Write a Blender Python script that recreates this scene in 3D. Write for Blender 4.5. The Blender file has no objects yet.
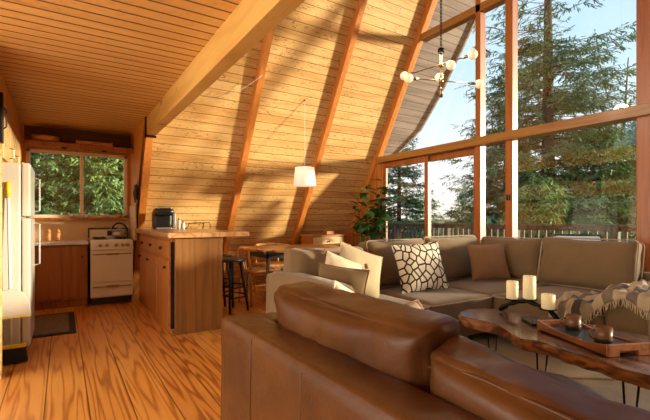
import bpy, math, random
from math import sin, cos, pi, radians as R
from mathutils import Vector, Matrix, noise, Euler
S = bpy.context.scene
C = S.collection
# ------------------------------------------------------------------ camera, world, sun, exposure
HC = 1.15
cd = bpy.data.cameras.new('camera'); cam = bpy.data.objects.new('camera', cd); C.objects.link(cam)
cam.location = (0, 0, HC); cam.rotation_euler = (R(90), 0, R(-32.7))
cd.sensor_width = 36; cd.lens = 36*409/650; cd.shift_y = 10/650; cd.clip_start = .05; cd.clip_end = 500
S.camera = cam
S.view_settings.view_transform = 'Standard'; S.view_settings.look = 'None'; S.view_settings.gamma = 1
S.view_settings.use_curve_mapping = False
S.view_settings.exposure = 0.66
W = bpy.data.worlds.new('sky'); S.world = W; W.use_nodes = True
nt = W.node_tree; bg = nt.nodes['Background']; bg.inputs[1].default_value = 0.88
tc = nt.nodes.new('ShaderNodeTexCoord'); sp = nt.nodes.new('ShaderNodeSeparateXYZ'); cr = nt.nodes.new('ShaderNodeValToRGB')
nt.links.new(tc.outputs['Generated'], sp.inputs[0]); nt.links.new(sp.outputs[2], cr.inputs[0]); nt.links.new(cr.outputs[0], bg.inputs[0])
e = cr.color_ramp.elements
e[0].position = 0.0; e[0].color = (.30, .22, .15, 1)
e[1].position = 1.0; e[1].color = (.30, .55, .90, 1)
for p_, c_ in ((.001, (1.0, .90, .76, 1)), (.10, (.88, .91, .93, 1)), (.30, (.56, .77, .92, 1))):
    q = cr.color_ramp.elements.new(p_); q.color = c_
sd = bpy.data.lights.new('sun', 'SUN'); so = bpy.data.objects.new('sun', sd); C.objects.link(so)
sd.energy = 6.3; sd.color = (1.0, .83, .57); sd.angle = R(5.0)
SUN_EL = R(6.0); SUNV = Vector((.80*cos(SUN_EL), -.60*cos(SUN_EL), sin(SUN_EL)))
so.rotation_euler = SUNV.to_track_quat('Z', 'Y').to_euler(); so.location = (20, -15, 6)
# fill lamps added out of view behind the camera to brighten the room
def fill_lamp(name, loc, rot, sx, sy, watts, col):
    l = bpy.data.lights.new(name, 'AREA'); l.shape = 'RECTANGLE'; l.size = sx; l.size_y = sy; l.energy = watts; l.color = col
    o = bpy.data.objects.new(name, l); C.objects.link(o); o.location = loc; o.rotation_euler = rot
fill_lamp('fill_rear_low', (-3.3, 1.6, 1.25), (R(90), 0, R(-90)), 5.6, 2.2, 170, (1.0, .88, .70))  # added fill for the lower room, unseen
fill_lamp('fill_rear_loft', (-3.3, 2.4, 4.2), (R(90), 0, R(-90)), 4.0, 2.2, 90, (1.0, .92, .78))  # added fill for the upper room, unseen

# ------------------------------------------------------------------ materials
def N(t, typ, **kw):
    n = t.nodes.new(typ)
    for k, v in kw.items(): setattr(n, k, v)
    return n
def newmat(name):
    m = bpy.data.materials.new(name); m.use_nodes = True
    return m, m.node_tree, m.node_tree.nodes['Principled BSDF']
def mth(t, op, a, b=None, c=None):
    n = N(t, 'ShaderNodeMath', operation=op)
    for i, v in enumerate((a, b, c)):
        if v is None: continue
        if isinstance(v, (int, float)): n.inputs[i].default_value = v
        else: t.links.new(v, n.inputs[i])
    return n.outputs[0]
def ramp(t, fac, stops, interp='LINEAR'):
    n = N(t, 'ShaderNodeValToRGB'); n.color_ramp.interpolation = interp
    el = n.color_ramp.elements
    while len(el) < len(stops): el.new(.5)
    for i, (p, c) in enumerate(stops):
        el[i].position = p; el[i].color = (*c, 1) if len(c) == 3 else c
    t.links.new(fac, n.inputs[0]); return n.outputs[0]
def mixc(t, f, a, b, mode='MIX'):
    n = N(t, 'ShaderNodeMix', data_type='RGBA', blend_type=mode)
    for i, v in ((0, f), (6, a), (7, b)):
        if isinstance(v, (int, float)): n.inputs[i].default_value = v
        elif isinstance(v, tuple): n.inputs[i].default_value = (*v, 1)
        else: t.links.new(v, n.inputs[i])
    return n.outputs[2]
def xyz(t, x, y, z):
    n = N(t, 'ShaderNodeCombineXYZ')
    for i, v in enumerate((x, y, z)):
        if isinstance(v, (int, float)): n.inputs[i].default_value = v
        else: t.links.new(v, n.inputs[i])
    return n.outputs[0]
def noise_t(t, vec, scale, detail=3, rough=.5, dist=0):
    n = N(t, 'ShaderNodeTexNoise'); n.inputs['Scale'].default_value = scale
    n.inputs['Detail'].default_value = detail; n.inputs['Roughness'].default_value = rough; n.inputs['Distortion'].default_value = dist
    if vec is not None: t.links.new(vec, n.inputs['Vector'])
    return n.outputs[0]
def bump(t, b, h, strength, dist=.01):
    n = N(t, 'ShaderNodeBump'); n.inputs['Strength'].default_value = strength; n.inputs['Distance'].default_value = dist
    t.links.new(h, n.inputs['Height']); t.links.new(n.outputs[0], b.inputs['Normal'])
def objco(t):
    n = N(t, 'ShaderNodeTexCoord'); s = N(t, 'ShaderNodeSeparateXYZ'); t.links.new(n.outputs['Object'], s.inputs[0])
    return n.outputs['Object'], s.outputs
AX = {'X': 0, 'Y': 1, 'Z': 2}
def wood(name, dark, mid, light, along='X', across='Z', width=None, groove=.05, rings=7, stretch=.12, rscale=5., rough=.5,
         coat=0., speck=0., bmp=.25, var=.35, groovecol=(.05, .02, .008), gbump=1.0, line=.5, pw=2.0, knots=0):
    m, t, b = newmat(name)
    v, s = objco(t)
    al, ac = s[AX[along]], s[AX[across]]
    oth = s[({0, 1, 2} - {AX[along], AX[across]}).pop()]
    if width:
        q = mth(t, 'DIVIDE', ac, width); idx = mth(t, 'FLOOR', q); fr = mth(t, 'FRACT', q)
        wn = N(t, 'ShaderNodeTexWhiteNoise', noise_dimensions='1D'); t.links.new(idx, wn.inputs['W']); rnd = wn.outputs['Value']
        off = mth(t, 'MULTIPLY', rnd, 37.0)
        al2 = mth(t, 'ADD', al, off)
    else:
        al2 = al; rnd = None
    vec = xyz(t, mth(t, 'MULTIPLY', al2, stretch), ac, oth)
    n1 = noise_t(t, vec, rscale, 1 if name.startswith('floor') else 2, .4, .15)
    ring = mth(t, 'SINE', mth(t, 'MULTIPLY', n1, rings*6.283))
    ring01 = mth(t, 'MULTIPLY_ADD', ring, .5, .5)
    vec2 = xyz(t, mth(t, 'MULTIPLY', al2, .05), ac, oth)
    fine = noise_t(t, vec2, 90., 3, .6)
    big = noise_t(t, xyz(t, mth(t, 'MULTIPLY', al2, .5), ac, oth), 1.6, 2)
    f = mth(t, 'ADD', mth(t, 'MULTIPLY', mth(t, 'POWER', ring01, pw), line), mth(t, 'MULTIPLY', fine, .55))
    f = mth(t, 'ADD', f, mth(t, 'MULTIPLY_ADD', big, .5, -.25))
    if rnd is not None: f = mth(t, 'ADD', f, mth(t, 'MULTIPLY_ADD', rnd, var, -var/2))
    col = ramp(t, f, [(.08, light), (.45, mid), (1.0, dark)])
    if speck:
        sn = noise_t(t, xyz(t, mth(t, 'MULTIPLY', al2, .35), ac, oth), 55., 2, .6)
        sk = ramp(t, sn, [(.56, (0, 0, 0)), (.66, (1, 1, 1))])
        kn = noise_t(t, xyz(t, al2, ac, oth), 3.3, 1, .5)
        msk = ramp(t, kn, [(.40, (.15, .15, .15)), (.60, (1, 1, 1))])
        col = mixc(t, mth(t, 'MULTIPLY', mth(t, 'MULTIPLY', sk, msk), speck), col, tuple(x*.45 for x in dark))
    if knots:
        vk = N(t, 'ShaderNodeTexVoronoi'); vk.inputs['Scale'].default_value = knots; t.links.new(xyz(t, mth(t, 'MULTIPLY', al2, .75), ac, oth), vk.inputs['Vector'])
        col = mixc(t, ramp(t, vk.outputs['Distance'], [(.045, (.9, .9, .9)), (.11, (.25, .25, .25)), (.16, (0, 0, 0))]), col, (.10, .03, .008))
    h = mth(t, 'MULTIPLY', fine, .3)
    if width:
        d = mth(t, 'ABSOLUTE', mth(t, 'SUBTRACT', fr, .5))
        g = ramp(t, d, [(.5 - groove, (0, 0, 0)), (.5 - groove*.35, (1, 1, 1))])
        col = mixc(t, mth(t, 'MULTIPLY', g, .9), col, groovecol)
        h = mth(t, 'SUBTRACT', h, mth(t, 'MULTIPLY', g, gbump))
    t.links.new(col, b.inputs['Base Color'])
    b.inputs['Roughness'].default_value = rough
    if coat: b.inputs['Coat Weight'].default_value = coat; b.inputs['Coat Roughness'].default_value = .18
    bump(t, b, h, bmp, .01)
    return m
def plain(name, col, rough=.5, metal=0., nscale=0., namt=.15, bmp=0., coat=0., emit=None, es=0., sheen=0.):
    m, t, b = newmat(name)
    b.inputs['Roughness'].default_value = rough; b.inputs['Metallic'].default_value = metal
    v, s = objco(t)
    n = noise_t(t, v, nscale or 12., 4, .6)
    c = ramp(t, n, [(.25, tuple(x*(1-namt) for x in col)), (.75, tuple(min(1, x*(1+namt)) for x in col))])
    t.links.new(c, b.inputs['Base Color'])
    if bmp: bump(t, b, n, bmp, .01)
    if coat: b.inputs['Coat Weight'].default_value = coat
    if sheen: b.inputs['Sheen Weight'].default_value = sheen
    if emit: b.inputs['Emission Color'].default_value = (*emit, 1); b.inputs['Emission Strength'].default_value = es
    return m
def fabric(name, col, scale=220., var=.25, bmp=.3, rough=.9):
    m, t, b = newmat(name); v, s = objco(t)
    w1 = mth(t, 'SINE', mth(t, 'MULTIPLY', mth(t, 'ADD', s[0], s[1]), scale*3)); w2 = mth(t, 'SINE', mth(t, 'MULTIPLY', mth(t, 'SUBTRACT', s[2], s[1]), scale*3))
    n = noise_t(t, v, scale, 2, .7); n2 = noise_t(t, v, 5., 3, .6)
    f = mth(t, 'ADD', mth(t, 'MULTIPLY', n, .6), mth(t, 'MULTIPLY', n2, .4))
    c = ramp(t, f, [(.3, tuple(x*(1-var) for x in col)), (.7, tuple(x*(1+var) for x in col))])
    t.links.new(c, b.inputs['Base Color']); b.inputs['Roughness'].default_value = rough; b.inputs['Sheen Weight'].default_value = .25
    h = mth(t, 'ADD', mth(t, 'ADD', mth(t, 'MULTIPLY', w1, .1), mth(t, 'MULTIPLY', w2, .1)), n)
    bump(t, b, h, bmp, .003); return m

M = {}
M['slant'] = wood('slant_board_wood', (.40, .19, .05), (.64, .375, .125), (.76, .51, .215), 'X', 'Z', .104, .05, 5, .10, 5., .55, 0, .75, .35, .36, (.10, .03, .008), 1., .25)
M['ceil'] = wood('ceiling_board_wood', (.46, .23, .055), (.68, .385, .115), (.76, .47, .16), 'X', 'Y', .118, .10, 5, .10, 3., .5, 0, .3, .3, .2, (.05, .015, .004), 1., .2)
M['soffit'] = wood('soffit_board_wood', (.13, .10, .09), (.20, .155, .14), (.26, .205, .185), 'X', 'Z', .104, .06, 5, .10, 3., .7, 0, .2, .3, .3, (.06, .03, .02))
M['floor'] = wood('floor_board_wood', (.36, .11, .018), (.68, .29, .055), (.78, .38, .09), 'Y', 'X', .2285, .022, 6, .05, 11., .30, .3, 0, .06, .34, (.05, .015, .004), 1., .62, 2.6, 1.7)
M['timber'] = wood('rafter_timber_wood', (.34, .10, .016), (.52, .18, .030), (.60, .24, .048), 'Z', 'Y', None, 0, 6, .10, 7., .45, .1, 0, .12, line=.25)
M['beam'] = wood('beam_timber_wood', (.46, .24, .055), (.64, .385, .10), (.73, .47, .145), 'Y', 'Z', None, 0, 5, .12, 5., .5, .05, .15, .15, line=.25, knots=3.2)
M['frame_v'] = wood('window_frame_upright_wood', (.17, .045, .008), (.31, .088, .014), (.38, .12, .022), 'Z', 'Y', None, 0, 6, .08, 7., .4, .2, 0, .12, line=.3)
M['frame_h'] = wood('window_frame_rail_wood', (.15, .06, .012), (.29, .125, .025), (.36, .165, .037), 'Y', 'Z', None, 0, 6, .08, 7., .4, .2, 0, .12, line=.3)
M['panelv'] = wood('upright_board_wood', (.30, .085, .015), (.46, .15, .024), (.54, .21, .04), 'Z', 'Y', .14, .03, 6, .10, 4., .45, .1, 0, .2, .2)
M['wallwood'] = wood('kitchen_wall_wood', (.35, .12, .02), (.64, .29, .06), (.72, .36, .09), 'Z', 'Y', None, 0, 6, .08, 6., .5, 0, .1, .15, line=.25)
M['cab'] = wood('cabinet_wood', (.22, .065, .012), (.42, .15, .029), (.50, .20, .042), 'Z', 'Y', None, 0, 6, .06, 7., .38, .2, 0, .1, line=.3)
M['cabx'] = wood('stained_cabinet_wood', (.17, .05, .011), (.34, .12, .028), (.43, .165, .04), 'Z', 'X', None, 0, 6, .06, 7., .38, .2, 0, .1, line=.35)
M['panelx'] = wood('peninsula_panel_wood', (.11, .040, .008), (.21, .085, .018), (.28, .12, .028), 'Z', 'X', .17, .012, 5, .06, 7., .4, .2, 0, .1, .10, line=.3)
M['lightcab'] = wood('pale_cabinet_wood', (.45, .24, .09), (.66, .42, .18), (.76, .52, .26), 'X', 'Z', None, 0, 6, .1, 5., .45, .1, 0, .1)
M['counterwood'] = wood('peninsula_top_wood', (.26, .12, .05), (.45, .23, .10), (.55, .32, .16), 'Y', 'X', .12, .01, 6, .1, 5., .3, .4, 0, .05, .2)
M['darkboard'] = wood('dark_shelf_backing_wood', (.05, .018, .006), (.12, .045, .014), (.17, .065, .02), 'X', 'Z', None, 0, 5, .1, 5., .5, 0, 0, .1, line=.3)
M['table'] = wood('dining_top_wood', (.20, .06, .015), (.42, .16, .04), (.52, .22, .06), 'X', 'Y', None, 0, 6, .1, 5., .3, .4, 0, .05)
M['chairwood'] = wood('pale_chair_wood', (.38, .16, .05), (.58, .29, .09), (.68, .38, .14), 'Z', 'X', None, 0, 5, .15, 8., .42, .15, 0, .05)
M['slab'] = wood('walnut_slab_wood', (.035, .016, .010), (.12, .055, .034), (.23, .12, .075), 'Y', 'X', None, 0, 9, .30, 3.2, .27, .5, 0, .08, 0, line=.9)
M['bark'] = wood('live_edge_wood', (.04, .014, .006), (.24, .09, .028), (.50, .22, .07), 'Y', 'Z', None, 0, 5, .5, 9., .5, .1, 0, .7)
M['traywood'] = wood('tray_wood', (.14, .04, .010), (.28, .09, .022), (.36, .13, .035), 'Y', 'X', None, 0, 6, .1, 9., .35, .35, 0, .05)
M['deck'] = wood('weathered_deck_wood', (.10, .08, .065), (.19, .15, .125), (.27, .22, .18), 'Y', 'X', .14, .04, 5, .1, 4., .7, 0, 0, .3, .3, (.02, .015, .01))
M['rail'] = wood('weathered_rail_wood', (.045, .03, .018), (.09, .062, .04), (.14, .10, .065), 'Z', 'Y', None, 0, 5, .1, 6., .7, 0, 0, .3)
M['dark_metal'] = plain('blackened_metal', (.012, .012, .013), .4, .8)
M['black'] = plain('black_plastic', (.010, .011, .014), .25)
M['blackwood'] = plain('black_painted_wood', (.008, .012, .018), .4, 0, 30, .3)
M['white'] = plain('white_enamel', (.80, .82, .83), .25, 0, 4, .04, 0, .4)
M['fridge'] = plain('cream_enamel', (.60, .585, .54), .3, 0, 4, .04, 0, .3)
M['whitebox'] = plain('white_laminate', (.76, .75, .71), .3, 0, 4, .05)
M['cream'] = plain('cream_backsplash', (.70, .56, .36), .5, 0, 4, .06)
M['winframe'] = plain('pale_window_frame', (.84, .75, .60), .5, 0, 10, .08)
M['steel'] = plain('brushed_steel', (.42, .41, .39), .42, 1., 40, .1)
M['brass'] = plain('aged_brass', (.34, .235, .13), .32, 1., 30, .1)
M['greypan'] = plain('grey_enamel', (.30, .30, .30), .3)
M['yellow'] = plain('yellow_plastic', (.85, .62, .02), .45)
M['bristle'] = plain('black_bristles', (.012, .012, .012), .8, 0, 200, .4, .5)
M['shade'] = plain('linen_lamp_shade', (.86, .80, .68), .9, 0, 150, .05, .2, 0, (1., .86, .62), .35)
M['candle'] = plain('ivory_wax', (.90, .77, .46), .5, 0, 6, .03, 0, 0, (1., .80, .4), .10)
M['bulb'] = plain('frosted_bulb', (.80, .72, .52), .3, 0, 3, .02, 0, 0, (1., .80, .45), .25)
M['pot'] = plain('white_ceramic', (.78, .76, .70), .35)
M['darkpot'] = plain('dark_ceramic', (.035, .022, .018), .4)
M['soil'] = plain('potting_soil', (.03, .02, .012), .95, 0, 60, .4, .6)
M['mug'] = plain('brown_stoneware', (.19, .10, .05), .35, 0, 20, .15, 0, .3)
M['mugdark'] = plain('dark_stoneware', (.03, .022, .018), .45)
M['slate'] = plain('slate_inlay', (.035, .040, .045), .35, 0, 25, .3, .1)
M['bowlwood'] = wood('bowl_wood', (.35, .13, .03), (.60, .28, .08), (.7, .36, .13), 'X', 'Z', None, 0, 5, .3, 9., .45)
M['leaf'] = plain('glossy_leaf', (.045, .13, .030), .30, 0, 7, .6, 0, .2)
M['stem'] = plain('brown_stem', (.10, .055, .025), .8, 0, 40, .3, .3)
M['cord_w'] = plain('white_cord', (.75, .70, .60), .6)
M['rugmat'] = plain('woven_mat', (.16, .12, .085), .95, 0, 40, .5, .5)
M['rugedge'] = plain('dark_mat_border', (.018, .016, .016), .9, 0, 60, .3, .4)
M['sofa'] = fabric('taupe_linen', (.175, .112, .052), 260, .2, .35)
M['sofapipe'] = fabric('taupe_piping', (.34, .26, .17), 260, .1, .2)
M['beigecush'] = fabric('beige_linen', (.46, .37, .23), 240, .15, .5)
M['creamcush'] = fabric('cream_cotton', (.74, .63, .46), 240, .1, .4)
M['whitecush'] = fabric('white_cotton', (.78, .71, .60), 240, .08, .3)
M['olive'] = fabric('olive_brown_velvet', (.16, .095, .035), 200, .25, .3, .8)
M['rust'] = fabric('brown_suede', (.24, .12, .05), 200, .2, .3, .8)
M['carpet'] = fabric('grey_wool_carpet', (.33, .26, .185), 90, .35, .8)
M['outcush'] = fabric('outdoor_white_cushion', (.7, .7, .66), 200, .08, .3)

def leather(name, base, dk):
    m, t, b = newmat(name); v, s = objco(t)
    n1 = noise_t(t, v, 3.5, 4, .6); vo = N(t, 'ShaderNodeTexVoronoi'); vo.inputs['Scale'].default_value = 260; t.links.new(v, vo.inputs['Vector'])
    c = ramp(t, n1, [(.3, dk), (.7, base)]); t.links.new(c, b.inputs['Base Color'])
    r = mth(t, 'MULTIPLY_ADD', noise_t(t, v, 9., 3), .3, .24); t.links.new(r, b.inputs['Roughness'])
    h = mth(t, 'ADD', mth(t, 'MULTIPLY', vo.outputs[0], .05), mth(t, 'MULTIPLY', noise_t(t, v, 14., 3, .6, .8), .8)); bump(t, b, h, .32, .009)
    b.inputs['Specular IOR Level'].default_value = .24
    return m
M['leather'] = leather('brown_leather', (.112, .042, .011), (.060, .021, .006))
# patterned pillow: irregular black lines on cream
m, t, b = newmat('black_line_pattern_cotton'); v, s = objco(t)
vo = N(t, 'ShaderNodeTexVoronoi', feature='DISTANCE_TO_EDGE', voronoi_dimensions='2D'); vo.inputs['Scale'].default_value = 16; vo.inputs['Randomness'].default_value = 1.
t.links.new(xyz(t, s[0], mth(t, 'MULTIPLY', s[2], .8), 0.), vo.inputs['Vector'])
c = ramp(t, vo.outputs['Distance'], [(.085, (.02, .018, .016)), (.12, (.80, .74, .62))]); t.links.new(c, b.inputs['Base Color']); b.inputs['Roughness'].default_value = .9
M['pattern'] = m
# striped throw
def stripes(name, cols, axis, sc, seed=0):
    m, t, b = newmat(name); v, s = objco(t)
    u = N(t, 'ShaderNodeUVMap'); su = N(t, 'ShaderNodeSeparateXYZ'); t.links.new(u.outputs[0], su.inputs[0])
    k = mth(t, 'ADD', mth(t, 'MULTIPLY', su.outputs[axis], sc), 0.)
    fr = mth(t, 'FRACT', k)
    st = [(i/len(cols), c) for i, c in enumerate(cols)]
    c = ramp(t, fr, st, 'CONSTANT'); c = mixc(t, mth(t, 'MULTIPLY', noise_t(t, v, 200., 2, .7), .35), c, (.08, .06, .04))
    t.links.new(c, b.inputs['Base Color']); b.inputs['Roughness'].default_value = .95
    bump(t, b, noise_t(t, v, 180., 2, .7), .6, .004); return m
M['throw'] = stripes('striped_wool', [(.62, .51, .35), (.20, .175, .15), (.62, .51, .35), (.07, .065, .06), (.34, .28, .20), (.6, .5, .35), (.25, .2, .15)], 0, 1.6)
M['throw2'] = stripes('rust_striped_cotton', [(.55, .42, .30), (.20, .07, .035), (.5, .36, .24), (.30, .13, .06), (.62, .5, .38)], 0, 2.5)
M['fringe'] = plain('wool_fringe', (.55, .45, .30), .95, 0, 80, .2)
# glass: clear with real surface reflection
m = bpy.data.materials.new('window_glass'); m.use_nodes = True; t = m.node_tree; t.nodes.clear()
out = N(t, 'ShaderNodeOutputMaterial'); tr = N(t, 'ShaderNodeBsdfTransparent'); gl = N(t, 'ShaderNodeBsdfGlossy'); gl.inputs['Roughness'].default_value = 0.0
ge_ = N(t, 'ShaderNodeNewGeometry'); vm = N(t, 'ShaderNodeVectorMath', operation='DOT_PRODUCT')
t.links.new(ge_.outputs['Incoming'], vm.inputs[0]); t.links.new(ge_.outputs['Normal'], vm.inputs[1])
fz = mth(t, 'MULTIPLY_ADD', mth(t, 'POWER', mth(t, 'SUBTRACT', 1.0, mth(t, 'ABSOLUTE', vm.outputs['Value'])), 5.0), .95, .045); mx = N(t, 'ShaderNodeMixShader'); tr.inputs[0].default_value = (.97, .98, .97, 1)
t.links.new(fz, mx.inputs[0]); t.links.new(tr.outputs[0], mx.inputs[1]); t.links.new(gl.outputs[0], mx.inputs[2]); t.links.new(mx.outputs[0], out.inputs[0])
M['glass'] = m
def foliage_mat(name, a, b_, c_):
    m, t, b = newmat(name); v, s = objco(t)
    g = N(t, 'ShaderNodeNewGeometry')
    f = mth(t, 'ADD', mth(t, 'MULTIPLY', noise_t(t, v, .9, 3, .6), .6), mth(t, 'MULTIPLY', noise_t(t, v, 14., 2, .6), .4))
    c = ramp(t, f, [(.32, a), (.5, b_), (.7, c_)]); t.links.new(c, b.inputs['Base Color']); b.inputs['Roughness'].default_value = .7
    return m
M['needle'] = foliage_mat('spruce_needles', (.075, .17, .10), (.15, .28, .12), (.36, .48, .14))
M['needle2'] = foliage_mat('fir_needles', (.10, .21, .09), (.22, .36, .11), (.50, .58, .16))
M['trunk'] = plain('conifer_bark', (.085, .06, .05), .9, 0, 20, .4, .6)
M['ground'] = plain('forest_floor', (.10, .09, .045), .95, 0, 1.5, .5, .3)
M['farhill'] = plain('hazy_hill', (.30, .34, .30), .95, 0, .3, .3)

# ------------------------------------------------------------------ mesh helpers
class MB:
    def __init__(s): s.v = []; s.f = []; s.uv = None
    def add(s, vs, fs):
        o = len(s.v); s.v += [tuple(p) for p in vs]; s.f += [tuple(i+o for i in f) for f in fs]; return s
    def box(s, x0, x1, y0, y1, z0, z1):
        v = [(x, y, z) for z in (z0, z1) for y in (y0, y1) for x in (x0, x1)]
        return s.add(v, [(0, 2, 3, 1), (4, 5, 7, 6), (0, 1, 5, 4), (1, 3, 7, 5), (3, 2, 6, 7), (2, 0, 4, 6)])
    def obox(s, c, sx, sy, sz, rot=(0, 0, 0)):
        m = Matrix.Translation(c) @ Euler(rot).to_matrix().to_4x4()
        v = [m @ Vector((x*sx/2, y*sy/2, z*sz/2)) for z in (-1, 1) for y in (-1, 1) for x in (-1, 1)]
        return s.add(v, [(0, 2, 3, 1), (4, 5, 7, 6), (0, 1, 5, 4), (1, 3, 7, 5), (3, 2, 6, 7), (2, 0, 4, 6)])
    def tube(s, pts, r, n=8, caps=True):
        pts = [Vector(p) for p in pts]; rs = r if isinstance(r, (list, tuple)) else [r]*len(pts)
        o = len(s.v); up = None
        for i, p in enumerate(pts):
            d = (pts[min(i+1, len(pts)-1)] - pts[max(i-1, 0)]).normalized()
            if up is None: up = Vector((0, 0, 1)) if abs(d.z) < .9 else Vector((1, 0, 0))
            a = d.cross(up).normalized(); b2 = a.cross(d).normalized(); up = b2
            for k in range(n):
                q = p + (a*cos(2*pi*k/n) + b2*sin(2*pi*k/n))*rs[i]; s.v.append(tuple(q))
        for i in range(len(pts)-1):
            for k in range(n):
                a0 = o+i*n+k; a1 = o+i*n+(k+1) % n; s.f.append((a0, a1, a1+n, a0+n))
        if caps:
            s.f.append(tuple(o+k for k in range(n))[::-1]); s.f.append(tuple(o+(len(pts)-1)*n+k for k in range(n)))
        return s
    def lathe(s, prof, c=(0, 0, 0), n=24):
        o = len(s.v); c = Vector(c)
        for r, z in prof:
            for k in range(n): s.v.append((c.x+r*cos(2*pi*k/n), c.y+r*sin(2*pi*k/n), c.z+z))
        for i in range(len(prof)-1):
            for k in range(n):
                a0 = o+i*n+k; a1 = o+i*n+(k+1) % n; s.f.append((a0, a1, a1+n, a0+n))
        s.f.append(tuple(o+k for k in range(n))[::-1]); s.f.append(tuple(o+(len(prof)-1)*n+k for k in range(n)))
        return s
    def sphere(s, c, r, n=16, sz=1.):
        pr = [(max(1e-4, r*sin(pi*i/n)), -r*sz*cos(pi*i/n)) for i in range(n+1)]
        return s.lathe(pr, c, n*2)
    def prism(s, poly, z0, z1):
        n = len(poly); v = [(x, y, z0) for x, y in poly] + [(x, y, z1) for x, y in poly]
        return s.add(v, [tuple(range(n))[::-1], tuple(range(n, 2*n))] + [(i, (i+1) % n, (i+1) % n+n, i+n) for i in range(n)])
    def xform(s, m): s.v = [tuple(m @ Vector(p)) for p in s.v]; return s
    def build(s, name, mat, parent=None, org=(0, 0, 0), smooth=False, bev=0., seg=2):
        me = bpy.data.meshes.new(name); me.from_pydata([(x-org[0], y-org[1], z-org[2]) for x, y, z in s.v], [], s.f)
        if s.uv:
            uvl = me.uv_layers.new(name='UVMap')
            for l in me.loops: uvl.data[l.index].uv = s.uv[l.vertex_index]
        me.update(); me.materials.append(mat)
        if smooth:
            for p in me.polygons: p.use_smooth = True
        o = bpy.data.objects.new(name, me); C.objects.link(o)
        if parent: o.parent = parent
        if bev:
            b = o.modifiers.new('edge', 'BEVEL'); b.width = bev; b.segments = seg; b.limit_method = 'ANGLE'
        return o
def tag(o, label=None, cat=None, group=None, kind=None):
    if label: o['label'] = label
    if cat: o['category'] = cat
    if group: o['group'] = group
    if kind: o['kind'] = kind
    return o
def thing(name, label, cat, loc=(0, 0, 0), rz=0., group=None, rot=None):
    o = bpy.data.objects.new(name, None); C.objects.link(o); o.location = loc; o.rotation_euler = rot or (0, 0, rz); o.empty_display_size = .1
    return tag(o, label, cat, group)
def struct(o, label=None): o['kind'] = 'structure'; return tag(o, label)
def dup(root, loc, rz=0., label=None, group=None):
    r = root.copy(); C.objects.link(r); r.location = loc; r.rotation_euler = (0, 0, rz)
    if label: r['label'] = label
    if group: r['group'] = group
    for ch in list(root.children):
        c = ch.copy(); C.objects.link(c); c.parent = r
        for g in list(ch.children):
            d = g.copy(); C.objects.link(d); d.parent = c
    return r
def rbox(mb, c, size, r=.04, n=14, puff=0., wr=0., seed=0, wf=3., flop=0., pz=2):
    """soft rounded box; axis pz is the thickness which bulges"""
    h = [size[0]/2, size[1]/2, size[2]/2]; o = len(mb.v); idx = {}
    r = min(r, min(h)*.98)
    fs = []
    def vert(i, j, k):
        key = (i, j, k)
        if key in idx: return idx[key]
        p = [(-1+2*a/n) for a in key]
        # denser near edges
        p = [math.copysign(1-(1-abs(a))**1.35, a) for a in p]
        q = [p[a]*h[a] for a in range(3)]
        cl = [max(-(h[a]-r), min(h[a]-r, q[a])) for a in range(3)]
        d = Vector([q[a]-cl[a] for a in range(3)])
        if d.length > 1e-9: d = d.normalized()*r
        q = [cl[a]+d[a] for a in range(3)]
        a1, a2 = [a for a in range(3) if a != pz]
        if puff:
            w = max(0., (1-p[a1]**2)*(1-p[a2]**2))**.5
            q[pz] *= 1 + puff*(w-.45)
            q[a1] *= 1 - .05*abs(puff)*(1-p[a1]**2*0)*(1-abs(p[a2])**3*0)*0
            # soft bulge of the narrow sides
            q[a1] *= 1+.07*puff*p[a2]**4-.02*puff*(1-p[a2]**2); q[a2] *= 1+.07*puff*p[a1]**4-.02*puff*(1-p[a1]**2)
        if wr:
            nn = noise.noise(Vector((q[0]*wf+seed*7.3, q[1]*wf, q[2]*wf)))*wr + noise.noise(Vector((q[0]*wf*3.1+seed, q[1]*wf*3.1, q[2]*wf*3.1)))*wr*.45
            dd = Vector(p).normalized(); q = [q[a]+dd[a]*nn for a in range(3)]
        idx[key] = len(mb.v); mb.v.append((q[0]+c[0], q[1]+c[1], q[2]+c[2])); return idx[key]
    for a in range(n):
        for b2 in range(n):
            for s_, w in ((0, 1), (n, 0)):
                for ax in range(3):
                    def key(u, v_):
                        k = [0, 0, 0]; k[ax] = s_; k[(ax+1) % 3] = u; k[(ax+2) % 3] = v_; return tuple(k)
                    q = [vert(*key(a, b2)), vert(*key(a+1, b2)), vert(*key(a+1, b2+1)), vert(*key(a, b2+1))]
                    mb.f.append(tuple(q if s_ == n else q[::-1]))
    return mb
def pillow_mesh(w, h, t, seed=0, n=18, wr=.012):
    """knife-edged throw pillow standing in XZ, thickness along Y"""
    mb = MB(); uv = []
    for sgn in (1, -1):
        o = len(mb.v)
        for j in range(n+1):
            for i in range(n+1):
                u = -1+2*i/n; v = -1+2*j/n
                u = math.copysign(1-(1-abs(u))**1.3, u); v = math.copysign(1-(1-abs(v))**1.3, v)
                th = max(0., (1-abs(u)**2.6)*(1-abs(v)**2.6))**.62*t/2
                x = u*w/2*(1-.07*(1-v*v)); z = v*h/2*(1-.07*(1-u*u))
                nn = noise.noise(Vector((x*9+seed*5, z*9, sgn*3)))*wr*(min(1, th/(t*.2)))
                mb.v.append((x, -sgn*(th+nn), z)); uv.append((i/n, j/n))
        for j in range(n):
            for i in range(n):
                a = o+j*(n+1)+i; q = (a, a+1, a+n+2, a+n+1); mb.f.append(q if sgn == 1 else q[::-1])
    mb.uv = uv
    return mb
def pillow_rim(w, h, r=.006):
    pts = []
    for k in range(48):
        t_ = k/48*4; sd_ = int(t_); f = -1+2*(t_-sd_)
        u, v = [(f, -1), (1, f), (-f, 1), (-1, -f)][sd_]
        pts.append((u*w/2*(1-.07*(1-v*v)), 0, v*h/2*(1-.07*(1-u*u))))
    pts.append(pts[0]); return MB().tube(pts, r, 6, False)
SLP = math.tan(R(30))
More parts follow.
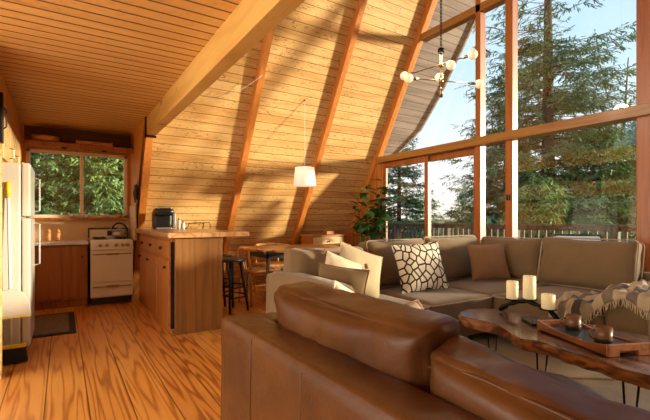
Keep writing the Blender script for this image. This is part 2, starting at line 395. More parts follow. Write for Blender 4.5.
def SY(z, off=0.): return 6.98 + off - SLP*z
RIDGE = 2.40
ZR = (6.98-RIDGE)/SLP

# ------------------------------------------------------------------ room shell
XG = 4.81           # gable glass plane
fl = MB().box(-3.2, XG+.06, -2.3, 7.1, -.12, 0).build('floor', M['floor'], None, (.137, 0, 0)); fl.location = (.137, 0, 0); struct(fl, 'varnished pine plank floor')
ceilp = MB().box(-3.2, .895, -2.0, 7.08, 2.45, 2.52)
struct(ceilp.build('ceiling', M['ceil']), 'varnished board ceiling over the kitchen')
# sloping back wall (boards) and its mirror
def slope(name, x0, x1, mat, off0, off1, z0=0., z1=None, mirror=False, xw=None):
    z1 = z1 or ZR+.1
    mb = MB(); f = (lambda y: 2*RIDGE-y) if mirror else (lambda y: y)
    v = []
    for x in (x0, x1):
        for z, off in ((z0, off0), (z1, off0), (z1, off1), (z0, off1)): v.append((x, f(SY(z, off)), z))
    mb.add(v, [(0, 1, 2, 3), (7, 6, 5, 4), (0, 4, 5, 1), (1, 5, 6, 2), (2, 6, 7, 3), (3, 7, 4, 0)])
    return struct(mb.build(name, mat))
slope('wall_back', .90, XG, M['slant'], .12, .24)
slope('wall_back_loft', -3.2, .90, M['slant'], .12, .24, 2.52)
slope('wall_front', -3.2, XG, M['slant'], .12, .24, 0., None, True)
def overhang(name, mat, off0, off1, edge, mirror=False, strip=0.):
    f = (lambda y: 2*RIDGE-y) if mirror else (lambda y: y)
    mb = MB(); n = len(edge)
    for off in (off0, off1):
        for x, z in edge: mb.v += [(x-strip if strip else XG+.02, f(SY(z, off)), z), (x, f(SY(z, off)), z)]
    for i in range(n-1):
        a = 2*i; b5 = 2*n+2*i
        mb.f += [(a, a+1, a+3, a+2), (b5, b5+2, b5+3, b5+1), (a+1, b5+1, b5+3, a+3), (a, a+2, b5+2, b5)]
    mb.f += [(0, 2*n, 2*n+1, 1), (2*n-2, 2*n-1, 4*n-1, 4*n-2)]
    return struct(mb.build(name, mat))
EDGE = [(5.10, 2.22), (5.25, 2.40), (5.57, 2.82), (5.72, 3.4), (5.86, 4.6), (5.95, ZR)]
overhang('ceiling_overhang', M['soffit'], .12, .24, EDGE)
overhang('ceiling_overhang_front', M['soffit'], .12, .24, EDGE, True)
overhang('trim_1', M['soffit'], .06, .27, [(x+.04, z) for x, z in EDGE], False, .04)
ge = MB()  # unseen rear gable, added as bare frame so the fill light gets in
for y_ in (-1.2, .2, 1.6, 3.0, 4.4): ge.box(-3.26, -3.18, y_-.05, y_+.05, 0, 2.45)
ge.box(-3.26, -3.18, -1.4, 6.0, 0, .12).box(-3.26, -3.18, -.9, 5.6, 2.30, 2.6)
struct(ge.build('wall_end', M['frame_v']), 'unseen open gable frame behind the camera, added for the fill light')
# kitchen end: window wall, side walls
kw = MB(); WY0, WY1 = 6.95, 7.08; wx0, wx1, wz0, wz1 = -.42, .84, 1.18, 2.135
kw.box(-1.05, wx0, WY0, WY1, 0, 2.45).box(wx1, .98, WY0, WY1, 0, 2.45).box(wx0, wx1, WY0, WY1, 0, wz0).box(wx0, wx1, WY0, WY1, wz1, 2.45)
struct(kw.build('wall_kitchen', M['wallwood']), 'wooden kitchen wall around the window')
sw = MB(); v = [(x, y, z) for x in (.885, .935) for (y, z) in ((SY(0, .12), 0), (6.95, 0), (6.95, 2.45), (SY(2.45, .12), 2.45))]
sw.add(v, [(0, 1, 2, 3), (7, 6, 5, 4), (0, 4, 5, 1), (1, 5, 6, 2), (2, 6, 7, 3), (3, 7, 4, 0)])
struct(sw.build('wall_right', M['wallwood']), 'wooden side wall beside the kitchen window')
struct(MB().box(-1.05, -.95, 3.72, 6.95, 0, 2.45).build('wall_left', M['wallwood']))
struct(MB().box(-.95, -.37, 3.74, 3.80, 0, 1.66).build('trim_2', M['lightcab'], bev=.004), 'pale wooden end panel beside the fridge')
struct(MB().box(.9, .93, 3.0, 3.0, 0, 0).build('trim_unused', M['beam'])) if False else None
# backsplash panels
struct(MB().box(-.95, .885, 6.93, 6.949, .86, 1.17).build('trim_3', M['cream']), 'cream backsplash under the kitchen window')
struct(MB().box(.868, .884, 6.32, 6.93, .86, 1.36).build('trim_4', M['cream']), 'cream backsplash beside the stove')
# kitchen window
wf = MB(); a, b_ = .045, .03
wf.box(wx0, wx1, 6.93, 7.0, wz1-a, wz1).box(wx0, wx1, 6.93, 7.0, wz0, wz0+a)
struct(MB().box(-.44, .884, 6.925, 6.949, 2.20, 2.449).build('trim_20', M['darkboard']), 'dark board behind the shelf')
wf.box(wx0, wx0+a, 6.93, 7.0, wz0, wz1).box(wx1-a, wx1, 6.93, 7.0, wz0, wz1).box(.215, .26, 6.925, 7.0, wz0+.02, wz1-.02)
win = struct(wf.build('window_1', M['winframe'], bev=.004), 'kitchen window with a pale two pane sliding frame')
MB().box(wx0+.02, wx1-.02, 6.965, 6.970, wz0+.02, wz1-.02).build('window_glass', M['glass'], win)
MB().box(wx0-.04, wx1+.035, 6.84, 6.95, wz0-.035, wz0).build('window_sill', M['cabx'], win)

# ------------------------------------------------------------------ gable glass wall on X = XG
def gy(px, X=XG):
    k = (px-325)/409; return (.841*X-.540*k*X)/(.540+.841*k)
ymul = [gy(386), gy(427), gy(480), gy(511), gy(646)]        # door jamb, door meeting stile, post, post, post
mirror = [2*RIDGE-y for y in ymul]
TR = (2.16, 2.27); TR2 = (3.98, 4.09)
# infill wall under the rafter, left of the door
iw = MB(); y1 = ymul[0]+.05
v = [(x, y, z) for x in (XG-.02, XG+.05) for (y, z) in ((y1, 0), (SY(0, .12), 0), (SY(2.16, .12), 2.16), (y1, 2.16))]
iw.add(v, [(0, 1, 2, 3), (7, 6, 5, 4), (0, 4, 5, 1), (1, 5, 6, 2), (2, 6, 7, 3), (3, 7, 4, 0)])
struct(iw.build('wall_gable', M['panelv']), 'upright orange boards beside the glass door')
# posts
pw = .065
def zlim(y): return (min(SY(0)-y, y-(2*RIDGE-SY(0))))/SLP - .02
def post(name, y, w, z0, z1, lab=None, mat='frame_v', x0=XG-.05, x1=XG+.07):
    o = MB().box(x0, x1, y-w/2, y+w/2, z0, z1).build(name, M[mat], bev=.006); return struct(o, lab)
n_tr = 5
for y, w in ((ymul[2], .08), (ymul[3], .10), (ymul[4], .13), (2*RIDGE-ymul[3]+0, .10), (-.6, .1)):
    if y == 2*RIDGE-ymul[3]: continue
    post('trim_%d' % n_tr, y, w, 0, zlim(y)); n_tr += 1
# rails
def rail(name, z0, z1, x0, x1, lab):
    ya, yb = 2*RIDGE-SY(z1), SY(z1)
    return struct(MB().box(x0, x1, ya, yb, z0, z1).build(name, M['frame_h'], bev=.006), lab)
rail('trim_%d' % n_tr, *TR, XG-.10, XG+.08, 'deep horizontal timber rail across the glass wall'); n_tr += 1
rail('trim_%d' % n_tr, *TR2, XG-.05, XG+.07, 'upper horizontal timber rail across the glass wall'); n_tr += 1
rail('trim_%d' % n_tr, 0, .12, XG-.04, XG+.06, 'bottom timber rail under the glass wall'); n_tr += 1
# glass door (two framed leaves)
def leaf(n, ya, yb, x, lab):
    f = .075; z0, z1 = .12, 2.155
    mb = MB().box(x, x+.045, ya, ya+f, z0, z1).box(x, x+.045, yb-f, yb, z0, z1).box(x, x+.045, ya+f, yb-f, z1-f-.02, z1).box(x, x+.045, ya+f, yb-f, z0, z0+.10)
    o = struct(mb.build('door_%d' % n, M['frame_v'], bev=.005), lab)
    MB().box(x+.018, x+.024, ya+f-.01, yb-f+.01, z0+.09, z1-f).build('door_glass', M['glass'], o)
    return o
d1 = leaf(1, ymul[1]-.05, ymul[0]+.04, XG-.035, 'orange framed glass door leaf next to the plant')
MB().box(XG-.055, XG-.036, ymul[0]-.02, ymul[0]+.01, .90, 1.12).build('door_handle', M['dark_metal'], d1, bev=.004)
d2 = leaf(2, ymul[2]+.04, ymul[1]+.04, XG+.012, 'orange framed glass door leaf next to the timber post')
lt = MB().box(XG-.075, XG-.045, ymul[3]-.02, ymul[3]+.02, 1.40, 1.47).build('window_latch', M['black'], None, bev=.006); struct(lt, 'black latch on the timber post')
# panes
def pane(n, ya, yb, z0, z1, lab):
    f = .0; pts = []
    ys = [ya + (yb-ya)*i/12 for i in range(13)]
    poly = [(ya, z0)] + [(yb, z0)] + [(y, max(z0+.001, min(z1, zlim(y)+.02))) for y in ys[::-1]]
    if max(p[1] for p in poly) <= z0+.01: return
    vs = [(x, y, z) for x in (XG+.005, XG+.011) for y, z in poly]; k = len(poly)
    mb = MB().add(vs, [tuple(range(k)), tuple(range(k, 2*k))[::-1]] + [(i, i+k, (i+1) % k+k, (i+1) % k) for i in range(k)])
    return struct(mb.build('window_%d' % n, M['glass']), lab)
wn = 2
cols = [(ymul[3], ymul[2]), (ymul[4], ymul[3]), (-.6, ymul[4]), (2*RIDGE-SY(0)+.1, -.6)]
for ya, yb in cols:
    pane(wn, ya, yb, .12, TR[0], 'lower glass pane of the gable'); wn += 1
for ya, yb in [(ymul[2], SY(TR[1]))]+cols:
    pane(wn, ya, yb, TR[1], TR2[0], 'tall glass pane above the rail'); wn += 1
for ya, yb in [(ymul[2], SY(TR2[1]))]+cols:
    pane(wn, ya, yb, TR2[1], 7.6, 'upper glass pane under the roof'); wn += 1

# ------------------------------------------------------------------ timbers
def rafter(x, w, lab, z0=0., mirror=False, dy=.13):
    org = (x, SY(z0), z0) if not mirror else (x, 2*RIDGE-SY(z0), z0)
    f = (lambda y: 2*RIDGE-y) if mirror else (lambda y: y)
    v = []
    for xx in (x, x+w):
        for z, off in ((z0, 0), (ZR-.0, 0), (ZR+.0, dy), (z0, dy)): v.append((xx, f(SY(z, off)), z))
    mb = MB().add(v, [(0, 1, 2, 3), (7, 6, 5, 4), (0, 4, 5, 1), (1, 5, 6, 2), (2, 6, 7, 3), (3, 7, 4, 0)])
    o = mb.build('rafter', M['timber'], None, org, bev=.006); o.location = org
    return tag(o, lab, 'rafter', 'sloping roof rafters')
for x, lab in ((.905, 'sloping orange timber rafter at the end of the peninsula, below the big beam'),
               (2.25, 'sloping timber rafter rising behind the bar stools'),
               (3.53, 'sloping timber rafter passing behind the white drum pendant lamp'),):
    rafter(x, .095, lab)
o = rafter(4.76, .11, 'sloping timber rafter along the edge of the glass wall'); 
bm_ = MB().box(.895, 1.0, -1.2, 5.66, 2.225, 2.455).box(.895, .90, -1.2, 5.66, 2.45, 2.52)
bo = bm_.build('ceiling_beam', M['beam'], None, (.95, 5.6, 2.225), bev=.006); bo.location = (.95, 5.6, 2.225)
bo['kind'] = 'thing'; tag(bo, 'large diagonal timber beam along the edge of the board ceiling', 'beam')
br = MB().box(.878, .895, 5.56, 5.60, 2.20, 2.46).box(.878, 1.01, 5.56, 5.60, 2.20, 2.222)
br.build('bracket', M['dark_metal'], bo, (.95, 5.6, 2.225))

# ------------------------------------------------------------------ kitchen
def knob(mb, c, r=.014, ax='x', s=-1):
    p0 = Vector(c); d = Vector((s, 0, 0)) if ax == 'x' else Vector((0, s, 0))
    mb.tube([p0, p0+d*.012, p0+d*.014, p0+d*.026, p0+d*.030], [r*.45, r*.45, r, r, r*.5], 12); return mb
# window side cabinet
o_ = (-.3, 6.6, 0); cb = thing('base_cabinet', 'dark wooden base cabinet between the fridge and the white stove', 'cabinet', o_)
MB().box(-.93, .283, 6.32, 6.92, .10, .825).box(-.93, .283, 6.38, 6.9, 0, .10).build('body', M['cabx'], cb, o_, bev=.003)
dr = MB().box(-.29, .275, 6.298, 6.32, .13, .80).build('door', M['cabx'], cb, o_, bev=.004)
knob(MB(), (.22, 6.298, .66), .012, 'y').build('knob', M['dark_metal'], dr, o_, True)
ct = MB().box(-.94, .29, 6.26, 6.925, .826, .862).build('worktop', M['whitebox'], None, (-.3, 6.6, .826), bev=.004); ct.location = (-.3, 6.6, .826)
tag(ct, 'white worktop on the cabinet under the kitchen window', 'countertop')
# stove
o_ = (.55, 6.5, 0); st = thing('stove', 'small white freestanding stove with steel handles', 'stove', o_)
sx0, sx1, sy = .315, .835, 6.25
MB().box(sx0, sx1, sy+.03, 6.90, .10, .86).build('body', M['white'], st, o_, bev=.006)
MB().box(sx0+.02, sx1-.02, sy+.06, 6.88, 0, .10).build('plinth', M['black'], st, o_)
cp = MB(); cp.add([(x, y, z) for x in (sx0, sx1) for (y, z) in ((sy+.03, .74), (sy, .75), (sy+.03, .875), (sy+.05, .875))], [(0, 1, 2, 3), (7, 6, 5, 4), (0, 4, 5, 1), (1, 5, 6, 2), (2, 6, 7, 3), (3, 7, 4, 0)])
cpo = cp.build('control_panel', M['white'], st, o_, bev=.004)
for i, x in enumerate((.43, .51, .62, .70, .76)):
    knob(MB(), (x, sy+.012, .81), .024 if i != 4 else .026, 'y').build('knob', M['steel'], cpo, o_, True)
MB().box(sx0+.01, sx1-.01, sy+.04, 6.86, .862, .882).build('cooktop', M['white'], st, o_, bev=.005)
for (x, y) in ((.44, 6.42), (.71, 6.42), (.44, 6.70), (.71, 6.70)):
    bn = MB().lathe([(.085, 0), (.09, .008), (.03, .012), (.028, .02)], (x, y, .883), 20)
    for k in range(4):
        an = k*pi/2+pi/4; bn.tube([(x+.03*cos(an), y+.03*sin(an), .902), (x+.10*cos(an), y+.10*sin(an), .902)], .005, 6)
    bn.build('burner', M['black'], st, o_)
bg_ = MB().box(sx0, sx1, 6.86, 6.91, .88, 1.03).build('backguard', M['white'], st, o_, bev=.006)
MB().box(sx0, sx1, 6.852, 6.862, 1.012, 1.034).box(sx0, sx0+.015, 6.852, 6.862, .89, 1.02).box(sx1-.015, sx1, 6.852, 6.862, .89, 1.02).build('trim_strip', M['black'], bg_, o_)
MB().box(.56, .66, 6.850, 6.862, .92, .99).build('control_display', M['black'], bg_, o_)
def hand(mb, x0, x1, y, z): return mb.tube([(x0, y, z), (x0, y-.035, z), (x1, y-.035, z), (x1, y, z)], .008, 8)
dd = MB().box(sx0+.008, sx1-.008, sy, sy+.03, .31, .725).build('oven_door', M['white'], st, o_, bev=.006)
hand(MB(), sx0+.03, sx1-.03, sy, .69).box(.50, .65, sy-.042, sy-.028, .675, .70).build('handle', M['brass'], dd, o_)
dd = MB().box(sx0+.008, sx1-.008, sy, sy+.03, .115, .295).build('drawer', M['white'], st, o_, bev=.006)
hand(MB(), sx0+.03, sx1-.03, sy, .255).box(.50, .65, sy-.042, sy-.028, .24, .27).build('handle', M['brass'], dd, o_)
# kettle
o_ = (.70, 6.66, .908); kt = thing('kettle', 'steel kettle with black arched handle on the stove', 'kettle', o_)
MB().lathe([(.085, 0), (.098, .02), (.096, .06), (.075, .10), (.03, .115), (.012, .118), (.014, .135)], o_, 24).tube([(.63, 6.62, .97), (.575, 6.58, 1.02)], [.02, .012], 10).build('body', M['steel'], kt, o_, True)
MB().tube([(.70+.10*cos(a), 6.66, .99+.115*sin(a)) for a in [pi*i/12 for i in range(13)]], .011, 8).build('handle', M['black'], kt, o_, True)
# grinders
for i, x in enumerate((-.155, -.05)):
    o_ = (x, 6.62, .863)
    g = thing('spice_grinder', ('wooden grinder nearer the fridge on the white worktop', 'wooden grinder nearer the stove on the white worktop')[i], 'grinder', o_, 0, 'wooden grinders on the worktop')
    MB().lathe([(.030, 0), (.031, .02), (.024, .06), (.028, .10), (.026, .115)], o_, 18).build('body', M['bowlwood'], g, o_, True)
    MB().lathe([(.024, .116), (.028, .13), (.02, .15), (.006, .158), (.008, .17)], o_, 18).build('cap', M['bowlwood'], g, o_, True)
# pots on sill
labs = ('small white pot on the window sill left of the window divider', 'small white pot on the window sill just right of the window divider', 'small white pot on the window sill under the middle of the right pane')
for i, x in enumerate((.115, .285, .545)):
    o_ = (x, 6.885, 1.19); p = thing('sill_pot', labs[i], 'pot', o_, 0, 'small pots on the window sill')
    MB().lathe([(.024, 0), (.034, .05), (.030, .05), (.028, .042)], o_, 18).build('pot', M['pot'], p, o_, True)
    s_ = MB(); rr = random.Random(i)
    for k in range(14):
        an = rr.random()*6.28; l = .02+.02*rr.random(); s_.tube([(x, 6.885, 1.235), (x+l*cos(an), 6.885+l*sin(an), 1.245+.02*rr.random())], [.006, .001], 5)
    s_.build('succulent', M['leaf'], p, o_)
o_ = (.72, 6.885, 1.19); p = thing('figurine', 'little brown rounded figurine at the end of the window sill', 'figurine', o_)
MB().lathe([(.02, 0), (.036, .015), (.034, .04), (.015, .055), (.016, .07), (.004, .078)], o_, 16).tube([(.69, 6.885, 1.215), (.665, 6.885, 1.235)], [.01, .006], 8).build('body', M['bowlwood'], p, o_, True)
# shelf above the window
o_ = (.2, 6.8, 2.17); sh = MB().box(-.42, .88, 6.62, 6.93, 2.165, 2.20).box(-.42, .88, 6.61, 6.632, 2.135, 2.205).build('wall_shelf', M['cabx'], None, o_, bev=.003); sh.location = o_
tag(sh, 'long wooden shelf above the kitchen window', 'shelf')
for i, x in enumerate((.02, .50)):
    MB().box(x-.03, x+.03, 6.595, 6.612, 2.115, 2.14).build('bracket', M['black'], sh, o_)
o_ = (-.19, 6.76, 2.201)
b1 = MB().lathe([(.09, 0), (.155, .03), (.165, .085), (.155, .085), (.145, .035), (.08, .012)], (0, 0, 0), 28).build('wooden_bowl', M['bowlwood'], None, (0, 0, 0), True); b1.location = o_
tag(b1, 'round wooden bowl on the shelf above the left window pane', 'bowl')
o_ = (.38, 6.77, 2.201); tr_ = thing('serving_tray', 'rectangular pale wooden tray on the shelf above the window', 'tray', o_)
MB().box(.17, .60, 6.66, 6.88, 2.203, 2.215).build('base', M['lightcab'], tr_, o_)
MB().box(.17, .60, 6.65, 6.662, 2.203, 2.26).box(.17, .60, 6.88, 6.892, 2.203, 2.26).box(.16, .172, 6.65, 6.892, 2.203, 2.275).box(.60, .612, 6.65, 6.892, 2.203, 2.275).build('rim', M['bowlwood'], tr_, o_, bev=.003)
o_ = (.76, 6.76, 2.201)
b1 = MB().lathe([(.05, 0), (.09, .015), (.11, .04), (.10, .04), (.08, .02), (.04, .01)], (0, 0, 0), 28).build('shallow_dish', M['darkpot'], None, (0, 0, 0), True); b1.location = o_
tag(b1, 'shallow dark dish at the right end of the shelf', 'dish')
# hanging utensils on side wall
o_ = (.85, 6.25, 1.75); hk = thing('oven_mitt', 'dark patterned oven mitt hanging on the wooden wall by the stove', 'oven mitt', o_)
mt = MB(); rbox(mt, (.862, 6.25, 1.52), (.03, .13, .26), .014, 8, .4, .01, 3, 8., pz=0); mt.tube([(.862, 6.33, 1.48), (.862, 6.345, 1.54), (.862, 6.335, 1.58)], [.02, .022, .012], 8)
mt.build('mitt', plain('checked_mitt_cloth', (.05, .045, .045), .9, 0, 60, .9), hk, o_, True)
MB().tube([(.862, 6.25, 1.64), (.862, 6.24, 1.70), (.872, 6.25, 1.74), (.862, 6.26, 1.70), (.862, 6.25, 1.64)], .004, 6).build('loop', M['cord_w'], hk, o_)
# peninsula
o_ = (1.15, 5.2, 0); pn = thing('peninsula_cabinet', 'wooden kitchen peninsula cabinet with three drawers over three doors', 'cabinet', o_)
px0, px1, py0, py1 = .905, 1.43, 4.24, 6.36
MB().box(px0+.02, px1, py0+.06, py1, .0, .968).build('body', M['cab'], pn, o_, bev=.003)
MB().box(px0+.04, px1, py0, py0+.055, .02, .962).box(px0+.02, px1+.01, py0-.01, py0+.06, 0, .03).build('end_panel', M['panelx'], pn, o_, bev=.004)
MB().box(px0+.006, px0+.045, py0+.028, py0+.045, .06, .93).build('gap_shade_strip', M['black'], pn, o_)  # black strip standing in for the shade in the gap by the end panel
ys = [4.36, 4.98, 5.60, 6.22]
for i in range(3):
    ya, yb = ys[i]+.012, ys[i+1]-.012; ym = (ya+yb)/2
    d_ = MB().box(px0, px0+.022, ya, yb, .07, .735).build('door', M['cab'], pn, o_, bev=.005)
    knob(MB(), (px0, ya+.10 if i == 0 else yb-.10, .66), .016).build('knob', M['dark_metal'], d_, o_, True)
    d_ = MB().box(px0, px0+.022, ya, yb, .765, .935).build('drawer', M['cab'], pn, o_, bev=.005)
    knob(MB(), (px0, ym, .85), .018).build('knob', M['dark_metal'], d_, o_, True)
o_ = (1.25, 5.2, .97); ct = MB().box(.862, 1.70, 4.16, 6.36, .972, 1.024).build('peninsula_worktop', M['counterwood'], None, o_, bev=.008); ct.location = o_
tag(ct, 'long wooden worktop overhanging the kitchen peninsula', 'countertop')
# coffee machine
o_ = (1.16, 5.95, 1.025); cm = thing('coffee_machine', 'black single cup coffee machine on the peninsula', 'coffee machine', o_)
mb = MB(); rbox(mb, (1.16, 6.0, 1.15), (.24, .20, .25), .03, 8); mb.build('body', M['black'], cm, o_, True)
mb = MB(); rbox(mb, (1.16, 5.90, 1.26), (.25, .20, .11), .045, 8); mb.build('brew_head', M['black'], cm, o_, True)
MB().tube([(1.16+.085*cos(a), 5.80, 1.30+.035*sin(a)) for a in [pi*i/10 for i in range(11)]], .010, 8).build('handle', M['steel'], cm, o_, True)
MB().box(1.06, 1.26, 5.82, 5.90, 1.027, 1.05).build('drip_tray', M['steel'], cm, o_, bev=.005)
mb = MB(); rbox(mb, (1.31, 5.99, 1.15), (.05, .17, .22), .02, 6); mb.build('water_tank', M['greypan'], cm, o_, True)
for i, (x, y, hh) in enumerate(((1.375, 5.92, .15), (1.425, 5.90, .11))):
    o_ = (x, y, 1.025); g = thing('glass_jar', ('taller white jar beside the coffee machine', 'shorter white jar at the end of the row by the coffee machine')[i], 'jar', o_)
    MB().lathe([(.024, 0), (.027, .01), (.026, hh*.75), (.016, hh*.85)], o_, 16).build('body', M['pot'], g, o_, True)
    MB().lathe([(.018, hh*.86), (.018, hh), (.005, hh+.002)], o_, 16).build('lid', M['steel'], g, o_, True)
cc = MB().tube([(1.45, 5.98, 1.03), (1.50, 6.02, 1.03), (1.56, 6.15, 1.06), (1.60, 6.28, 1.10), (1.75, 6.39, 1.11), (1.95, 6.41, 1.11), (1.97, 6.43, 1.05), (1.97, 6.47, .98)], .006, 6).build('power_cable', M['black'], None, (1.45, 5.98, 1.03), True)
cc.location = (1.45, 5.98, 1.03); tag(cc, 'black power cable running along the sloping wall behind the coffee machine', 'cable')

# fridge
o_ = (-.6, 4.5, 0); fr = thing('refrigerator', 'white refrigerator with two doors under the bright cabinets', 'refrigerator', o_)
MB().box(-.93, -.29, 4.2, 4.85, .03, 1.62).build('body', M['fridge'], fr, o_, bev=.012)
MB().box(-.91, -.31, 4.22, 4.83, 0, .03).build('base', M['black'], fr, o_)
d_ = MB().box(-.285, -.225, 4.2, 4.85, 1.18, 1.625).build('freezer_door', M['fridge'], fr, o_, bev=.014, seg=3)
MB().tube([(-.225, 4.80, 1.23), (-.185, 4.80, 1.24), (-.185, 4.80, 1.54), (-.225, 4.80, 1.55)], .008, 8).build('handle', M['greypan'], d_, o_)
d_ = MB().box(-.285, -.225, 4.2, 4.85, .10, 1.165).build('refrigerator_door', M['fridge'], fr, o_, bev=.014, seg=3)
MB().tube([(-.225, 4.80, .72), (-.185, 4.80, .73), (-.185, 4.80, 1.11), (-.225, 4.80, 1.12)], .008, 8).build('handle', M['greypan'], d_, o_)
# upper cabinets
o_ = (-.7, 5.3, 1.66); uc = thing('upper_cabinet', 'wooden wall cabinet above the refrigerator', 'cabinet', o_)
MB().box(-.945, -.45, 3.80, 6.60, 1.67, 2.445).build('body', M['wallwood'], uc, o_, bev=.003)
for i, (ya, yb) in enumerate(((4.52, 5.02), (5.05, 5.55), (5.58, 6.08))):
    d_ = MB().box(-.448, -.428, ya, yb, 1.69, 2.06).build('door', M['lightcab'], uc, o_, bev=.004)
    MB().tube([(-.428, yb-.06, 1.74), (-.395, yb-.06, 1.75), (-.395, yb-.06, 1.83), (-.428, yb-.06, 1.84)], .006, 8).build('handle', M['brass'], d_, o_)
hg = MB().box(-.448, -.42, 4.34, 4.42, 1.80, 2.22).build('strap_hinge', M['dark_metal'], uc, o_, bev=.004)
MB().tube([(-.42, 4.38, 1.92), (-.40, 4.38, 1.94), (-.40, 4.38, 2.08), (-.42, 4.38, 2.10)], .006, 8).build('handle', M['dark_metal'], hg, o_)
# broom and dustpan
o_ = (-.33, 4.10, 0); bm2 = thing('broom', 'upright broom with black bristles and a yellow band leaning by the fridge', 'broom', o_)
MB().tube([(-.345, 4.12, .14), (-.37, 4.17, 1.40)], .011, 10).build('handle', M['white'], bm2, o_, True)
MB().tube([(-.369, 4.165, 1.33), (-.371, 4.172, 1.46)], .016, 10).build('grip', M['yellow'], bm2, o_, True)
MB().box(-.44, -.25, 4.085, 4.135, .125, .15).build('head', M['yellow'], bm2, o_, bev=.004)
mb = MB(); mb.add([(x, y, z) for z, e_ in ((.012, .012), (.124, 0)) for x, y in ((-.44-e_, 4.085-e_), (-.25+e_, 4.085-e_), (-.25+e_, 4.135+e_), (-.44-e_, 4.135+e_))], [(3, 2, 1, 0), (4, 5, 6, 7), (0, 1, 5, 4), (1, 2, 6, 5), (2, 3, 7, 6), (3, 0, 4, 7)])
mb.build('bristles', M['bristle'], bm2, o_)
o_ = (-.34, 4.05, .40); dp = thing('dustpan', 'white long handled dustpan with a yellow lip clipped to the broom', 'dustpan', o_)
prof = [(-.14, 0), (.14, 0), (.13, .10), (.10, .16), (.05, .195), (0, .205), (-.05, .195), (-.10, .16), (-.13, .10)]
mb = MB(); n_ = len(prof)
vs = [(-.35+x, 4.075, .40+z) for x, z in prof] + [(-.35+x, 4.058-(.205-z)*.40, .40+z) for x, z in prof]
mb.add(vs, [tuple(range(n_)), tuple(range(n_, 2*n_))[::-1]] + [(i, i+n_, (i+1) % n_+n_, (i+1) % n_) for i in range(n_)])
mb.build('pan', M['fridge'], dp, o_, bev=.006)
MB().box(-.492, -.208, 3.96, 4.08, .392, .401).build('lip', M['yellow'], dp, o_)
MB().tube([(-.40, 4.075, .20), (-.405, 4.085, .60), (-.42, 4.13, 1.30)], .010, 8).build('handle', M['black'], dp, o_, True)
# kitchen mat
o_ = (-.15, 5.4, 0); mt = thing('kitchen_mat', 'small woven mat with a dark border in front of the base cabinet', 'mat', o_)
MB().box(-.42, .12, 4.87, 5.98, .001, .010).build('border', M['rugedge'], mt, o_, bev=.002)
MB().box(-.36, .06, 4.94, 5.91, .0105, .013).build('field', M['rugmat'], mt, o_)

# ------------------------------------------------------------------ pendant lamp
o_ = (3.09, 5.39, 2.95); pl = thing('pendant_lamp', 'white drum shade pendant lamp hanging above the dining table', 'lamp', o_)
MB().tube([(3.09, 5.43, 2.97), (3.09, 5.39, 2.97), (3.09, 5.375, 2.95), (3.09, 5.38, 2.975)], .008, 8).lathe([(.02, 0), (.02, .012)], (3.09, 5.41, 2.965), 12).build('hook', M['dark_metal'], pl, o_, True)
MB().tube([(3.09, 5.38, 2.955), (3.09, 5.38, 1.97)], .004, 6).build('cord', M['cord_w'], pl, o_)
ls = MB(); prof = [(.172, 1.66), (.148, 1.945)]; nn_ = 40
for r, z in ((.172, 1.665), (.145, 1.945), (.142, 1.945), (.169, 1.665)):
    for k in range(nn_): ls.v.append((3.09+r*cos(2*pi*k/nn_), 5.38+r*sin(2*pi*k/nn_), z))
for i in range(4):
    for k in range(nn_): ls.f.append((i*nn_+k, i*nn_+(k+1) % nn_, ((i+1) % 4)*nn_+(k+1) % nn_, ((i+1) % 4)*nn_+k))
ls.build('lamp_shade', M['shade'], pl, o_, True)
MB().tube([(2.95, 5.38, 1.93), (3.23, 5.38, 1.93)], .003, 6).tube([(3.09, 5.24, 1.93), (3.09, 5.52, 1.93)], .003, 6).lathe([(.02, -.07), (.02, .04)], (3.09, 5.38, 1.93), 12).build('fitting', M['steel'], pl, o_)
MB().sphere((3.09, 5.38, 1.81), .035, 8).build('light_bulb', M['bulb'], pl, o_, True)
# swag cord on slope from rafter
sc_ = [(1.78, SY(2.82, .09), 2.82)]
for i in range(1, 13):
    u = i/12; x = 1.78+(2.29-1.78)*u; z = 2.82+(3.12-2.82)*u - .05*sin(pi*u); sc_.append((x, SY(z, .10-.13*u), z))
cc = MB().tube(sc_, .004, 6).build('lamp_cord', M['cord_w'], None, sc_[0], True); cc.location = sc_[0]
tag(cc, 'pale loose cord strung across the sloping boards to the rafter', 'cord')

# ------------------------------------------------------------------ chandelier
cx, cy = 2.959, 2.614
def dr2(d, r): return (.540*d+.841*r, .841*d-.540*r)
o_ = (cx, cy, 2.45); ch = thing('chandelier', 'brass chandelier with long crossed arms and round frosted bulbs', 'chandelier', o_)
MB().tube([(cx, cy, 2.33), (cx, cy, 2.74)], .010, 10).lathe([(.016, -.03), (.018, .06), (.012, .062)], (cx, cy, 2.32), 14).lathe([(.02, -.02), (.02, .02)], (cx, cy, 2.59), 14).lathe([(.02, -.02), (.02, .02)], (cx, cy, 2.44), 14).build('stem', M['brass'], ch, o_, True)
MB().lathe([(.012, 0), (.030, .004), (.030, .04), (.012, .046)], (cx, cy, 2.70), 16).build('connector', M['dark_metal'], ch, o_, True)
chain = MB(); zz = 2.745; i = 0
while zz < 7.55:
    pts = []
    for k in range(9):
        a = 2*pi*k/8; u = .011*cos(a); w_ = .020*sin(a)
        pts.append((cx+(u if i % 2 else 0), cy+(0 if i % 2 else u), zz+.016+w_))
    chain.tube(pts, .0035, 5, False); zz += .029; i += 1
chain.build('chain', M['dark_metal'], ch, o_, True)
arms = [((4.08, .80), (3.57, 1.279), 2.59), ((3.74, .775), (3.894, 1.455), 2.445), ((3.70, 1.135), (4.0, 1.12), 2.545)]
